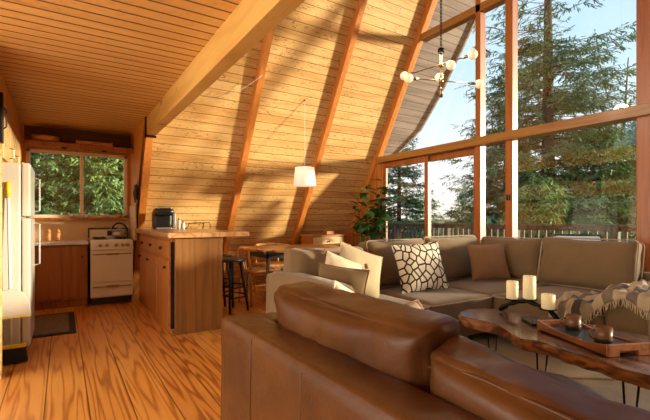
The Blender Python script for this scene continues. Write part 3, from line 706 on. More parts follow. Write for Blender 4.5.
for (a0, a1, z) in arms:
    p0 = Vector((*dr2(*a0), z)); p1 = Vector((*dr2(*a1), z))
    am = MB().tube([p0, p1], .0055, 8).build('arm', M['brass'], ch, o_, True)
    for p_, q_ in ((p0, p1), (p1, p0)):
        d = (p_-q_).normalized()
        MB().tube([p_-d*.085, p_-d*.02], .013, 10).build('socket', M['brass'], am, o_, True)
        MB().sphere(p_+d*.012, .042, 10).build('bulb', M['bulb'], am, o_, True)
ld = bpy.data.lights.new('chandelier_glow', 'POINT'); ld.energy = 10; ld.color = (1, .78, .5); ld.shadow_soft_size = .1
lo = bpy.data.objects.new('chandelier_glow', ld); C.objects.link(lo); lo.parent = ch; lo.location = (0, 0, .25)

# ------------------------------------------------------------------ dining
o_ = (2.82, 5.3, 0); tb = thing('dining_table', 'dining table with a brown top and dark edge under the pendant lamp', 'table', o_)
tx0, tx1, ty0, ty1 = 2.17, 3.52, 4.85, 5.75
poly = []
for (x, y, a0) in ((tx1-.06, ty1-.06, 0), (tx0+.06, ty1-.06, 90), (tx0+.06, ty0+.06, 180), (tx1-.06, ty0+.06, 270)):
    for k in range(5): a = R(a0+k*22.5); poly.append((x+.06*cos(a), y+.06*sin(a)))
tp = MB().prism(poly, .735, .757).build('table_top', M['table'], tb, o_)
MB().prism([(2.825+(x-2.825)*.985, 5.3+(y-5.3)*.985) for x, y in poly], .705, .7345).build('top_edge', M['blackwood'], tb, o_)
MB().box(tx0+.10, tx1-.10, ty0+.10, ty0+.12, .64, .705).box(tx0+.10, tx1-.10, ty1-.12, ty1-.10, .64, .705).box(tx0+.10, tx0+.12, ty0+.1, ty1-.1, .64, .705).box(tx1-.12, tx1-.10, ty0+.1, ty1-.1, .64, .705).build('apron', M['blackwood'], tb, o_)
for x, dx in ((tx0+.13, -1), (tx1-.13, 1)):
    for y, dy in ((ty0+.13, -1), (ty1-.13, 1)):
        MB().tube([(x, y, .704), (x+dx*.03, y+dy*.03, 0)], [.028, .016], 10).build('leg', plain('grey_brown_leg', (.16, .10, .06), .5), tb, o_, True)
def make_chair(label):
    t_ = thing('dining_chair', label, 'chair', (0, 0, 0), 0, 'pale wooden chairs around the dining table')
    mb = MB(); rbox(mb, (0, 0, .455), (.46, .44, .05), .022, 8, .2); mb.build('seat', M['chairwood'], t_, smooth=True)
    MB().box(-.19, .19, -.18, .18, .40, .432).build('seat_frame', M['chairwood'], t_, bev=.01)
    for sx in (-1, 1):
        for sy_ in (-1, 1):
            pts = [(sx*.18, sy_*.17, .44), (sx*.21, sy_*.20, 0)] if sy_ < 0 else [(sx*.20, .25, .735), (sx*.19, .205, .44), (sx*.21, .22, 0)]
            MB().tube(pts, [.018, .013] if sy_ < 0 else [.015, .02, .013], 10).build('leg', M['chairwood'], t_, smooth=True)
    pts = [(.27*sin(a), -.02+.29*cos(a), .745+.01*cos(a)) for a in [R(-100+200*k/20) for k in range(21)]]
    mb = MB(); mb.tube(pts, [.014+.012*sin(pi*k/20) for k in range(21)], 10); mb.build('backrest', M['chairwood'], t_, smooth=True)
    MB().tube([(-.03, .21, .46), (-.045, .26, .72)], .010, 8).tube([(.03, .21, .46), (.045, .26, .72)], .010, 8).build('splat', M['chairwood'], t_, smooth=True)
    for sx in (-1, 1):
        MB().tube([(sx*.195, -.185, .20), (sx*.20, .205, .20)], .009, 8).build('stretcher', M['chairwood'], t_, smooth=True)
    return t_
c0 = make_chair('pale wooden dining chair at the table end next to the bar stools')
c0.location = (2.32, 5.30, 0); c0.rotation_euler = (0, 0, R(90))
dup(c0, (2.60, 4.78, 0), R(180), 'pale wooden dining chair on the sofa side of the dining table')
dup(c0, (3.50, 5.25, 0), R(-90), 'pale wooden dining chair at the table end next to the drawer cabinet')
dup(c0, (2.78, 5.85, 0), R(0), 'pale wooden dining chair on the far side of the dining table')
def make_stool(label):
    t_ = thing('bar_stool', label, 'stool', (0, 0, 0), 0, 'black bar stools at the peninsula')
    MB().lathe([(.10, .625), (.165, .628), (.178, .64), (.178, .655), (.165, .668), (.12, .66)], (0, 0, 0), 28).build('seat', M['blackwood'], t_, smooth=True)
    cs = []
    for k in range(4):
        a = R(45+90*k); cs.append(a)
        MB().tube([(.11*cos(a), .11*sin(a), .63), (.21*cos(a), .21*sin(a), 0)], [.019, .015], 10).build('leg', M['blackwood'], t_, smooth=True)
    for z in (.18, .30):
        for k in range(4):
            r_ = .21-.1*z/.63; a, b3 = cs[k], cs[(k+1) % 4]; zz_ = z+(.03 if k % 2 else 0)
            MB().tube([(r_*cos(a), r_*sin(a), zz_), (r_*cos(b3), r_*sin(b3), zz_)], .010, 8).build('rung', M['blackwood'], t_, smooth=True)
    return t_
s0 = make_stool('round black bar stool fully in view, nearer the sofa'); s0.location = (1.80, 5.0, 0); s0.rotation_euler = (0, 0, R(20))
dup(s0, (1.80, 5.50, 0), R(50), 'round black bar stool partly hidden behind the peninsula')

# sideboard
o_ = (3.88, 6.1, 0); sb = thing('sideboard', 'low wooden drawer cabinet against the sloping wall by the plant', 'sideboard', o_)
MB().box(3.56, 4.22, 5.95, 6.33, .08, .87).build('body', M['cab'], sb, o_, bev=.004)
MB().box(3.54, 4.24, 5.93, 6.34, .87, .895).build('top', M['table'], sb, o_, bev=.004)
for z0, z1 in ((.70, .85), (.50, .68), (.30, .48), (.10, .28)):
    d_ = MB().box(3.58, 4.20, 5.935, 5.95, z0, z1).build('drawer', M['lightcab'], sb, o_, bev=.003)
    knob(MB(), (3.89, 5.935, (z0+z1)/2), .014, 'y').build('knob', M['dark_metal'], d_, o_, True)
MB().box(3.58, 3.64, 5.97, 6.03, 0, .08).box(4.14, 4.20, 5.97, 6.03, 0, .08).box(3.58, 3.64, 6.25, 6.31, 0, .08).box(4.14, 4.20, 6.25, 6.31, 0, .08).build('feet', M['cab'], sb, o_)
o_ = (3.98, 6.08, .896); bx = MB().box(3.90, 4.06, 6.02, 6.14, .896, .955).build('trinket_box', M['frame_v'], None, o_, bev=.004); bx.location = o_
tag(bx, 'small reddish wooden box on the drawer cabinet', 'box')

# potted plant
o_ = (4.38, 5.40, 0); pt = thing('potted_plant', 'leafy green plant in a dark pot by the glass door', 'plant', o_)
MB().lathe([(.13, 0), (.17, .05), (.19, .28), (.20, .34), (.18, .34), (.17, .30)], o_, 28).build('pot', M['darkpot'], pt, o_, True)
MB().lathe([(.168, .298), (.1, .305), (.01, .31)], o_, 20).build('soil', M['soil'], pt, o_)
rr = random.Random(5); stm = MB(); lvs = MB()
def leafm(mb, base, d, up, L, Wd):
    d = d.normalized(); sde = d.cross(up).normalized(); nrm = sde.cross(d).normalized(); o = len(mb.v); K = 6
    for i in range(K+1):
        u = i/K; w_ = Wd*sin(pi*u**.8)*.5; c_ = base + d*(L*u) - Vector((0, 0, 1))*(.28*L*u*u)
        mb.v += [tuple(c_-sde*w_+nrm*.12*w_), tuple(c_-nrm*.1*w_), tuple(c_+sde*w_+nrm*.12*w_)]
    for i in range(K):
        a = o+i*3; mb.f += [(a, a+1, a+4, a+3), (a+1, a+2, a+5, a+4)]
for k in range(16):
    a = rr.random()*6.28; r_ = .08+.30*rr.random(); top = Vector((o_[0]+r_*cos(a)-.05, min(o_[1]+r_*sin(a)*.7-.08, 5.45), 1.05+.80*rr.random()))
    b0 = Vector((o_[0]+.05*cos(a), o_[1]+.05*sin(a), .30)); mid = (b0+top)/2+Vector((.03*cos(a), .03*sin(a), .12))
    stm.tube([b0, mid, top], [.010, .007, .004], 6)
    for j in range(17):
        u = .35+.65*rr.random(); q = b0.lerp(mid, u*2) if u < .5 else mid.lerp(top, u*2-1)
        an = rr.random()*6.28; el = rr.uniform(-.3, .8); dv = Vector((cos(an)*cos(el), sin(an)*cos(el)*.9, sin(el)))
        L = rr.uniform(.15, .25)
        if q.y + dv.y*L > SY(q.z)-.02 or q.x+dv.x*L > 4.72: dv.y = -abs(dv.y); dv.x = -abs(dv.x)
        if q.z > .85: leafm(lvs, q, dv, Vector((0, 0, 1)), L, L*.62)
stm.build('stems', M['stem'], pt, o_, True); lv = lvs.build('leaves', M['leaf'], pt, o_, True)

# ------------------------------------------------------------------ carpet
o_ = (2.6, 1.6, 0); cpt = MB().box(1.2, 3.75, -1.0, 2.75, .001, .014).build('area_rug', M['carpet'], None, o_, bev=.004); cpt.location = o_
tag(cpt, 'large grey beige wool rug under the coffee table', 'rug')

# ------------------------------------------------------------------ grey sectional
def soft(name, mat, parent, c, size, r, puff, wr, seed, pz, org, rot=(0, 0, 0), pipe=False, n=14, wf=3.):
    mb = MB(); rbox(mb, (0, 0, 0), size, r, n, puff, wr, seed, wf, pz=pz)
    mx_ = Matrix.Translation(c) @ Euler(rot).to_matrix().to_4x4(); mb.xform(mx_)
    o = mb.build(name, mat, parent, org, True)
    if pipe:
        a1, a2 = [a for a in range(3) if a != pz]; h1, h2, h3 = size[a1]/2, size[a2]/2, size[pz]/2
        for sgn in (1, -1):
            pts = []
            rr_ = min(r*.9, .04)
            for (sx, sy_, a0) in ((1, 1, 0), (-1, 1, 90), (-1, -1, 180), (1, -1, 270)):
                for k in range(5):
                    a = R(a0+22.5*k); q = [0, 0, 0]; q[a1] = (sx*(h1-rr_)+rr_*cos(a))*(1+.04*puff); q[a2] = (sy_*(h2-rr_)+rr_*sin(a))*(1+.04*puff); q[pz] = sgn*(h3*(1-.45*puff)-r*.35)
                    pts.append(mx_ @ Vector(q))
            pts.append(pts[0]); MB().tube(pts, .0065, 6, False).build('piping', M['sofapipe'] if mat is M['sofa'] else mat, o, org, True)
    return o
o_ = (3.1, 2.9, 0); sf = thing('sectional_sofa', 'taupe fabric corner sofa along the glass wall', 'sofa', o_)
MB().box(1.60, 4.62, 2.40, 3.44, .10, .27).box(3.38, 4.62, 1.17, 2.40, .10, .27).build('base', M['sofa'], sf, o_, bev=.02)
for (x, y) in ((1.66, 2.46), (1.66, 3.36), (3.44, 1.24), (4.52, 1.24), (4.52, 3.36), (3.2, 2.48)):
    MB().tube([(x, y, .10), (x, y, 0.015)], [.025, .018], 10).build('leg', M['blackwood'], sf, o_, True)
mb = MB(); rbox(mb, (3.10, 3.42, .44), (3.05, .15, .46), .05, 12, 0, .006, 1); mb.build('back_frame', M['sofa'], sf, o_, True)
mb = MB(); rbox(mb, (4.60, 2.45, .43), (.14, 2.0, .46), .05, 12, 0, .006, 2); mb.build('back_frame', M['sofa'], sf, o_, True)
# arms
mb = MB(); rbox(mb, (1.66, 2.86, .40), (.19, 1.10, .58), .045, 14, .1, .008, 3); mb.build('arm', M['sofa'], sf, o_, True)
mb = MB(); rbox(mb, (3.97, 1.30, .35), (1.20, .28, .50), .05, 14, .1, .008, 4); mb.build('arm', M['sofa'], sf, o_, True)
soft('seat_cushion', M['sofa'], sf, (2.145, 2.86, .365), (.76, 1.05, .20), .045, .16, .006, 5, 2, o_, pipe=True)
soft('seat_cushion', M['sofa'], sf, (2.94, 2.86, .365), (.81, 1.05, .20), .045, .16, .006, 6, 2, o_, pipe=True)
soft('seat_cushion', M['sofa'], sf, (3.94, 2.88, .365), (1.17, 1.0, .20), .045, .16, .006, 7, 2, o_, pipe=True)
soft('seat_cushion', M['sofa'], sf, (3.94, 1.905, .365), (1.17, .92, .20), .045, .16, .006, 8, 2, o_, pipe=True)
soft('back_cushion', M['sofa'], sf, (2.04, 3.16, .68), (.80, .24, .42), .07, .6, .035, 9, 1, o_, (R(-14), R(3), 0))
soft('back_cushion', M['sofa'], sf, (2.93, 3.20, .70), (.77, .22, .46), .05, .65, .030, 10, 1, o_, (R(-13), 0, 0), True)
soft('back_cushion', M['sofa'], sf, (3.78, 3.20, .71), (.86, .22, .48), .05, .65, .030, 11, 1, o_, (R(-13), 0, 0), True)
soft('back_cushion', M['sofa'], sf, (4.40, 2.85, .70), (.22, .74, .46), .05, .65, .030, 12, 0, o_, (0, R(13), 0), True)
soft('back_cushion', M['sofa'], sf, (4.40, 2.02, .71), (.22, .86, .48), .05, .65, .030, 13, 0, o_, (0, R(13), 0), True)

def throw_pillow(label, mat, loc, rot, w, h, t_, seed, rim=None, tassel=False):
    mb = pillow_mesh(w, h, t_, seed); o = thing('throw_pillow', label, 'pillow', loc, rot=rot)
    c_ = mb.build('cover', mat, o, smooth=True)
    pillow_rim(w, h).build('piping', rim or mat, o, smooth=True)
    if tassel:
        for sx in (-1, 1):
            for sz in (-1, 1):
                p = Vector((sx*w/2, 0, sz*h/2)); MB().tube([p, p+Vector((sx*.02, 0, sz*.01)), p+Vector((sx*.035, 0, sz*.01-.04))], [.005, .012, .016], 8).build('tassel', M['rust'], o, smooth=True)
    return o
throw_pillow('large cream throw pillow with black geometric lines', M['pattern'], (2.905, 2.82, .70), (R(-20), R(-4), R(-16)), .50, .47, .17, 1)
throw_pillow('wrinkled beige throw pillow beside the black lined one', M['beigecush'], (2.20, 2.86, .69), (R(-22), R(20), R(-8)), .46, .44, .16, 2)
throw_pillow('small cream pillow with rust tassels at the sofa arm', M['creamcush'], (1.99, 2.83, .70), (R(-30), R(20), R(-25)), .34, .30, .13, 3, None, True)
throw_pillow('dark olive brown pillow leaning inside the taupe sofa arm', M['olive'], (1.87, 2.68, .61), (R(-12), R(6), R(-50)), .42, .34, .14, 4)
throw_pillow('plain brown square pillow in the corner of the taupe sofa', M['rust'], (3.98, 2.84, .69), (R(-16), R(-3), R(-30)), .42, .40, .15, 5)

# blanket draped over the seat end and arm
bl = MB(); uv = []; NU, NV = 70, 60
def bh(x, y):
    k = 1/(1+math.exp((y-1.47)/.022)); k2 = 1/(1+math.exp((x-4.40)/-.05))
    return .475+.135*k
for i in range(NU+1):
    for j in range(NV+1):
        u = i/NU; v_ = j/NV
        y = 1.80 - .74*u + .05*noise.noise(Vector((v_*3, u*2, 4))); sdist = v_*1.05 + .06*noise.noise(Vector((u*4, 1, 7)))
        xe = 3.34
        hang = (.17 if u < .3 else max(.06, .17-(u-.3)*.8)) + .05*noise.noise(Vector((u*5, 2, 5)))
        tot = hang + 1.0*(.72 if u < .4 else .95)
        sd_ = v_*tot
        fold = .055*abs(noise.noise(Vector((u*5.5+v_*2.5, v_*3.2, 3))))+.028*abs(noise.noise(Vector((u*13, v_*7, 9))))
        if sd_ < hang:
            x = xe-.03-fold*.9; z = bh(xe+.1, y)+.015-(hang-sd_)
        else:
            x = xe+(sd_-hang); z = bh(x, y)+.016+fold*1.6
            if sd_-hang < .05: x -= .03*(1-(sd_-hang)/.05); z -= .012*(1-(sd_-hang)/.05)**2
        bl.v.append((x, y, z)); uv.append((u, v_))
for i in range(NU):
    for j in range(NV):
        a = i*(NV+1)+j; bl.f.append((a, a+1, a+NV+2, a+NV+1))
bl.uv = uv
o_ = (3.8, 1.5, .62); bk = thing('blanket', 'crumpled striped wool blanket draped over the end of the taupe sofa', 'blanket', o_)
bo_ = bl.build('cloth', M['throw'], bk, o_, True); sm = bo_.modifiers.new('thick', 'SOLIDIFY'); sm.thickness = .008; sm.offset = 1
fg = MB(); rr = random.Random(9)
for i in range(0, NU+1):
    p = Vector(bl.v[i*(NV+1)])
    fg.tube([p, p+Vector((-.006+.01*rr.random(), .012*(rr.random()-.5), -.025)), p+Vector((.01*(rr.random()-.5), .02*(rr.random()-.5), -.055))], [.004, .003, .0015], 5)
fg.build('fringe', M['fringe'], bk, o_)

# ------------------------------------------------------------------ brown leather sofa
o_ = (1.2, .8, 0); lf = thing('leather_sofa', 'large brown leather sofa seen from behind', 'sofa', o_)
LY0, LY1 = -.75, 2.03
def yline(y0, y1, step):
    return [y0+(y1-y0)*i/int((y1-y0)/step) for i in range(int((y1-y0)/step)+1)]
bk_ = MB(); rbox(bk_, (.765, (LY0+LY1)/2, .37), (.20, LY1-LY0, .61), .035, 16, .05, .006, 21, 2.); bf = bk_.build('back_frame', M['leather'], lf, o_, True)
for y in (1.62, 1.19, .76, .2, -.3):
    MB().tube([(.664, y, .07), (.668, y, .64), (.69, y, .668), (.86, y, .668)], .0045, 6).build('seam', M['leather'], bf, o_, True)
MB().box(.72, 1.66, LY0+.02, LY1-.02, .06, .28).build('base', M['leather'], lf, o_, bev=.02)
for (x, y) in ((.74, LY1-.09), (.74, LY0+.09), (1.6, LY1-.09), (1.6, LY0+.09)):
    MB().box(x-.03, x+.03, y-.03, y+.03, 0, .06).build('leg', M['blackwood'], lf, o_)
mb = MB(); rbox(mb, (1.19, LY1-.115, .355), (1.02, .21, .60), .035, 14, .05, .005, 22, 2.); mb.build('arm', M['leather'], lf, o_, True)
mb = MB(); rbox(mb, (1.19, LY0+.115, .355), (1.02, .21, .60), .035, 14, .05, .005, 23, 2.); mb.build('arm', M['leather'], lf, o_, True)
for i, (ya, yb) in enumerate(((.82, 1.80), (-.20, .80))):
    soft('seat_cushion', M['leather'], lf, (1.29, (ya+yb)/2, .37), (.80, yb-ya, .19), .05, .15, .006, 24+i, 2, o_, pipe=True)
def lcush(ya, yb, seed, dz=0., tilt=0.):
    c = soft('back_cushion', M['leather'], lf, (.985, (ya+yb)/2, .635+dz), (.24, yb-ya, .41), .055, .55, .030, seed, 0, o_, (R(tilt), R(-9), 0), False, 22, 4.)
    pts = []
    for sx in (-1,):
        for k in range(25):
            u = -1+2*k/24; y = (ya+yb)/2+u*(yb-ya)/2*.95; z = .835+dz-.04*abs(u)**6+u*(yb-ya)/2*math.tan(R(tilt))+.006*noise.noise(Vector((y*6, seed, 0)))
            pts.append((.885-.004, y, z-.022))
    MB().tube(pts, .005, 6).build('piping', M['leather'], c, o_, True)
    return c
lcush(.84, 1.84, 31); lcush(-.22, .85, 32, -.085, 4.5)
throw_pillow('white pillow against the arm of the brown leather sofa', M['whitecush'], (1.25, 1.66, .585), (R(-16), R(28), R(-5)), .40, .38, .14, 6)
throw_pillow('rust striped pillow in front of the white one on the leather sofa', M['throw2'], (1.42, 1.50, .575), (R(-48), R(-8), R(-10)), .40, .34, .14, 7)

# ------------------------------------------------------------------ coffee table
near = [(2.455, 1.985), (2.455, 1.88), (2.46, 1.78), (2.445, 1.68), (2.41, 1.60), (2.33, 1.50), (2.281, 1.414), (2.31, 1.34), (2.307, 1.28), (2.27, 1.18), (2.255, 1.07), (2.25, .99), (2.236, .923), (2.22, .84), (2.229, .76), (2.20, .6), (2.22, .4), (2.26, .2)]
far = [(2.85, .12), (2.98, .3), (3.02, .5), (2.97, .75), (2.99, 1.0), (2.95, 1.2), (2.99, 1.4), (2.96, 1.6), (2.90, 1.8), (2.87, 1.97), (2.80, 2.05), (2.69, 2.09), (2.55, 2.07)]
outl = near + far; dense = []
for i in range(len(outl)):
    a, b3 = Vector(outl[i]), Vector(outl[(i+1) % len(outl)]); nseg = max(2, int((b3-a).length/.02))
    for k in range(nseg): dense.append(a.lerp(b3, k/nseg))
cen = Vector((2.62, 1.08)); n_ = len(dense)
o_ = (2.62, 1.1, 0); cf = thing('coffee_table', 'live edge walnut slab coffee table on black hairpin legs', 'coffee table', o_)
def ringz(z, ins, amp, seed):
    out = []
    for p in dense:
        d = (p-cen).normalized(); k = ins + amp*noise.noise(Vector((p.x*11+seed, p.y*11, z*20)))+amp*.6*noise.noise(Vector((p.x*30+seed, p.y*30, z*50)))
        out.append((p.x-d.x*k, p.y-d.y*k, z))
    return out
tpm = MB(); vs = ringz(.450, .004, .003, 1) + ringz(.4455, .0, .003, 1); tpm.add(vs, [tuple(range(n_))[::-1] if False else tuple(range(n_))] + [(i+n_, (i+1) % n_+n_, (i+1) % n_, i) for i in range(n_)])
sl = tpm.build('table_top', M['slab'], cf, o_)
eg = MB(); rings_ = [(.4454, .001, .004), (.432, .004, .020), (.418, -.002, .028), (.404, .010, .030), (.380, .024, .022), (.372, .06, .01)]
vs = []
for z, ins, amp in rings_: vs += ringz(z, ins, amp, 1 if z > .44 else 2)
eg.add(vs, [(k*n_+i+n_, k*n_+(i+1) % n_+n_, k*n_+(i+1) % n_, k*n_+i) for k in range(len(rings_)-1) for i in range(n_)] + [tuple((len(rings_)-1)*n_+i for i in range(n_))[::-1]])
eg.build('live_edge', M['bark'], cf, o_, True)
for (x, y, a) in ((2.57, 1.80, 20), (2.42, 1.36, 0), (2.30, .86, 0), (2.36, .35, -20), (2.86, .4, 160)):
    d = Vector((cos(R(a+90)), sin(R(a+90)), 0)); q = Vector((x, y, .386)); bt = Vector((x-.015*cos(R(a)), y-.015*sin(R(a)), .02))
    MB().tube([q+d*.034, bt+d*.010, bt-Vector((0, 0, .005)), bt-d*.010, q-d*.034], .0055, 8).obox((x, y, .383), .06, .14, .005, (0, 0, R(a))).build('hairpin_leg', M['dark_metal'], cf, o_, True)
# candle holder
TZ = .4515
o_ = (2.83, 1.70, TZ); hd = thing('candle_holder', 'black branch shaped candle holder on the slab table', 'candle holder', o_)
A0, A1 = Vector((2.80, 1.90, TZ)), Vector((2.87, 1.50, TZ))
pts = []
for k in range(17):
    u = k/16; p = A0.lerp(A1, u); p.z = TZ+.012+.095*sin(pi*min(1, u*1.0))**.7; p += Vector((.006*sin(9*u), .0, .004*sin(17*u))); pts.append(p)
MB().tube(pts, [.015+.004*sin(k*2.1) for k in range(17)], 8).tube([pts[2], pts[2]+Vector((.05, .03, -.03)), Vector((2.87, 1.92, TZ+.006))], [.009, .008, .006], 8).tube([pts[13], pts[13]+Vector((-.03, -.05, -.03)), Vector((2.80, 1.47, TZ+.006))], [.009, .008, .006], 8).tube([pts[12], pts[12]+Vector((.02, -.05, -.02)), Vector((2.93, 1.51, TZ+.006))], [.009, .008, .006], 8).build('branch', M['dark_metal'], hd, o_, True)
cs_ = [(.23, .566, .697, .041, 'middle height candle at the fireplace end'), (.53, .582, .748, .043, ''), (.84, .530, .632, .044, '')]
cl = ['pillar candle of middle height on the candle holder, left of the tallest', 'tallest ivory pillar candle on the candle holder', 'shortest ivory pillar candle on the candle holder']
for i, (u, zb, zt, r_, _) in enumerate(cs_):
    p = A0.lerp(A1, u); tz = TZ+.012+.095*sin(pi*u)**.7
    MB().tube([(p.x, p.y, tz), (p.x, p.y, zb-.008)], .006, 8).lathe([(.012, -.010), (r_+.012, -.007), (r_+.014, -.001), (r_, -.002)], (p.x, p.y, zb), 24).build('candle_cup', M['dark_metal'], hd, o_, True)
    cn = thing('candle', cl[i], 'candle', (p.x, p.y, zb), 0, 'ivory pillar candles')
    h_ = zt-zb
    MB().lathe([(r_-.003, .0), (r_, .004), (r_, h_-.004), (r_-.004, h_), (r_-.012, h_-.006), (.004, h_-.009)], (0, 0, 0), 28).build('wax', M['candle'], cn, smooth=True)
    MB().tube([(0, 0, h_-.010), (.001, 0, h_+.006)], .0012, 5).build('wick', M['black'], cn)
# remote
o_ = (2.675, 1.59, TZ); rm = thing('remote_control', 'small black remote control lying on the slab table', 'remote control', o_, R(-35))
mb = MB(); rbox(mb, (0, 0, .009), (.045, .18, .018), .007, 8); mb.build('body', M['black'], rm, smooth=True)
for k in range(5):
    for j in (-1, 1): MB().box(j*.010-.004, j*.010+.004, -.05+.022*k, -.042+.022*k, .0178, .0195).build('button', M['greypan'], rm)
# tray
o_ = (2.555, 1.164, TZ); ty = thing('serving_tray', 'boat shaped wooden tray with a slate inlay on the slab table', 'tray', o_, R(-24))
TL, TW = .53, .26
MB().box(-TW/2+.015, TW/2-.015, -TL/2+.02, TL/2-.02, .012, .024).build('base', M['traywood'], ty)
MB().box(-TW/2+.022, TW/2-.022, -TL/2+.035, TL/2-.035, .0245, .029).build('slate_inlay', M['slate'], ty)
sdm = MB()
for sx in (-1, 1):
    K = 16; vs = []
    for k in range(K+1):
        u = -1+2*k/K; y = u*TL/2; zt_ = .036+.028*u*u; zb_ = .008
        x0_ = sx*(TW/2-.014); x1_ = sx*(TW/2+.004*u*u)
        vs += [(x0_, y, zb_), (x1_, y, zb_), (x1_, y, zt_), (x0_, y, zt_)]
    fs = []
    for k in range(K):
        for j in range(4):
            q = (k*4+j, k*4+(j+1) % 4, k*4+4+(j+1) % 4, k*4+4+j); fs.append(q if sx > 0 else q[::-1])
    fs += [(0, 1, 2, 3), (K*4+3, K*4+2, K*4+1, K*4)]; sdm.add(vs, fs)
sdm.build('side_rail', M['traywood'], ty)
for sy_ in (-1, 1):
    e0 = MB(); y0, y1 = sorted((sy_*(TL/2-.02), sy_*(TL/2)))
    e0.box(-TW/2, TW/2, y0, y1, .026, .062).box(-TW/2, -.055, y0, y1, .0, .03).box(.055, TW/2, y0, y1, .0, .03)
    e0.build('end_board', M['traywood'], ty, bev=.003)
# mugs
def make_mug(label):
    g = thing('mug', label, 'mug', (0, 0, 0), 0, 'brown mugs on the tray')
    MB().lathe([(.032, .0), (.040, .004), (.044, .03), (.0445, .088), (.0415, .088), (.040, .03), (.034, .012), (.002, .010)], (0, 0, 0), 28).build('cup', M['mug'], g, smooth=True)
    MB().lathe([(.0405, .004), (.0452, .022), (.0452, .028), (.0445, .03), (.040, .008)], (0, 0, 0), 28).build('base_band', M['mugdark'], g, smooth=True)
    MB().tube([(-.042-.0*a, 0, .046) if False else (-.043-.028*sin(a), 0, .048+.024*cos(a)) for a in [pi*k/10 for k in range(11)]], .006, 8).build('handle', M['mug'], g, smooth=True)
    MB().lathe([(.039, .062), (.002, .0622)], (0, 0, 0), 24).build('drink', M['mugdark'], g)
    return g
mg = make_mug('brown mug farther along the tray, next to the candles'); mg.location = (2.625, 1.285, TZ+.0295); mg.rotation_euler = (0, 0, R(-35))
dup(mg, (2.475, 1.055, TZ+.0295), R(-40), 'brown mug nearer the end of the tray')

# ------------------------------------------------------------------ outside: deck, railing, chairs
struct(MB().box(XG+.08, 7.75, -4.0, 9.6, -.16, -.04).build('deck_floor', M['deck']), 'weathered deck boards outside the glass')
o_ = (7.62, 3.0, -.04); rl = thing('deck_railing', 'weathered wooden deck railing with upright balusters', 'railing', o_)
MB().box(7.55, 7.69, -4, 9.5, 1.03, 1.07).build('top_rail', M['rail'], rl, o_, bev=.004)
MB().box(7.60, 7.64, -4, 9.5, .96, 1.03).build('upper_rail', M['rail'], rl, o_)
MB().box(7.60, 7.64, -4, 9.5, .06, .13).build('lower_rail', M['rail'], rl, o_)
y = -3.9; k = 0
while y < 9.45:
    if k % 12 == 0: MB().box(7.57, 7.67, y-.05, y+.05, -.04, 1.03).build('post', M['rail'], rl, o_, bev=.004)
    else: MB().box(7.605, 7.640, y-.018, y+.018, .13, .96).build('baluster', M['rail'], rl, o_)
    y += .145; k += 1
def out_chair(label, loc, rz):
    g = thing('patio_chair', label, 'chair', loc, rz, 'patio chairs on the deck')
    mb = MB(); rbox(mb, (0, 0, .42), (.58, .56, .12), .04, 8, .2); mb.build('seat_cushion', M['outcush'], g, smooth=True)
    mb = MB(); rbox(mb, (0, 0, 0), (.58, .12, .50), .04, 8, .2, pz=1); mb.xform(Matrix.Translation((0, .28, .70)) @ Euler((R(-10), 0, 0)).to_matrix().to_4x4()); mb.build('back_cushion', M['outcush'], g, smooth=True)
    MB().tube([(-.33, -.28, 0), (-.33, -.28, .60), (-.33, .34, .64), (-.33, .30, 0)], .018, 8).build('side_frame', M['dark_metal'], g)
    MB().tube([(.33, -.28, 0), (.33, -.28, .60), (.33, .34, .64), (.33, .30, 0)], .018, 8).build('side_frame', M['dark_metal'], g)
    MB().tube([(-.33, -.28, .33), (.33, -.28, .33)], .015, 8).tube([(-.33, .30, .33), (.33, .30, .33)], .015, 8).tube([(-.33, .34, .64), (-.30, .42, .96), (.30, .42, .96), (.33, .34, .64)], .018, 8).build('back_frame', M['dark_metal'], g)
    return g
oc = out_chair('dark framed patio chair with white cushions, nearer the glass door', (6.2, 2.95, -.04), R(-60))
dup(oc, (6.35, 2.05, -.04), R(-120), 'dark framed patio chair with white cushions, nearer the big right post')

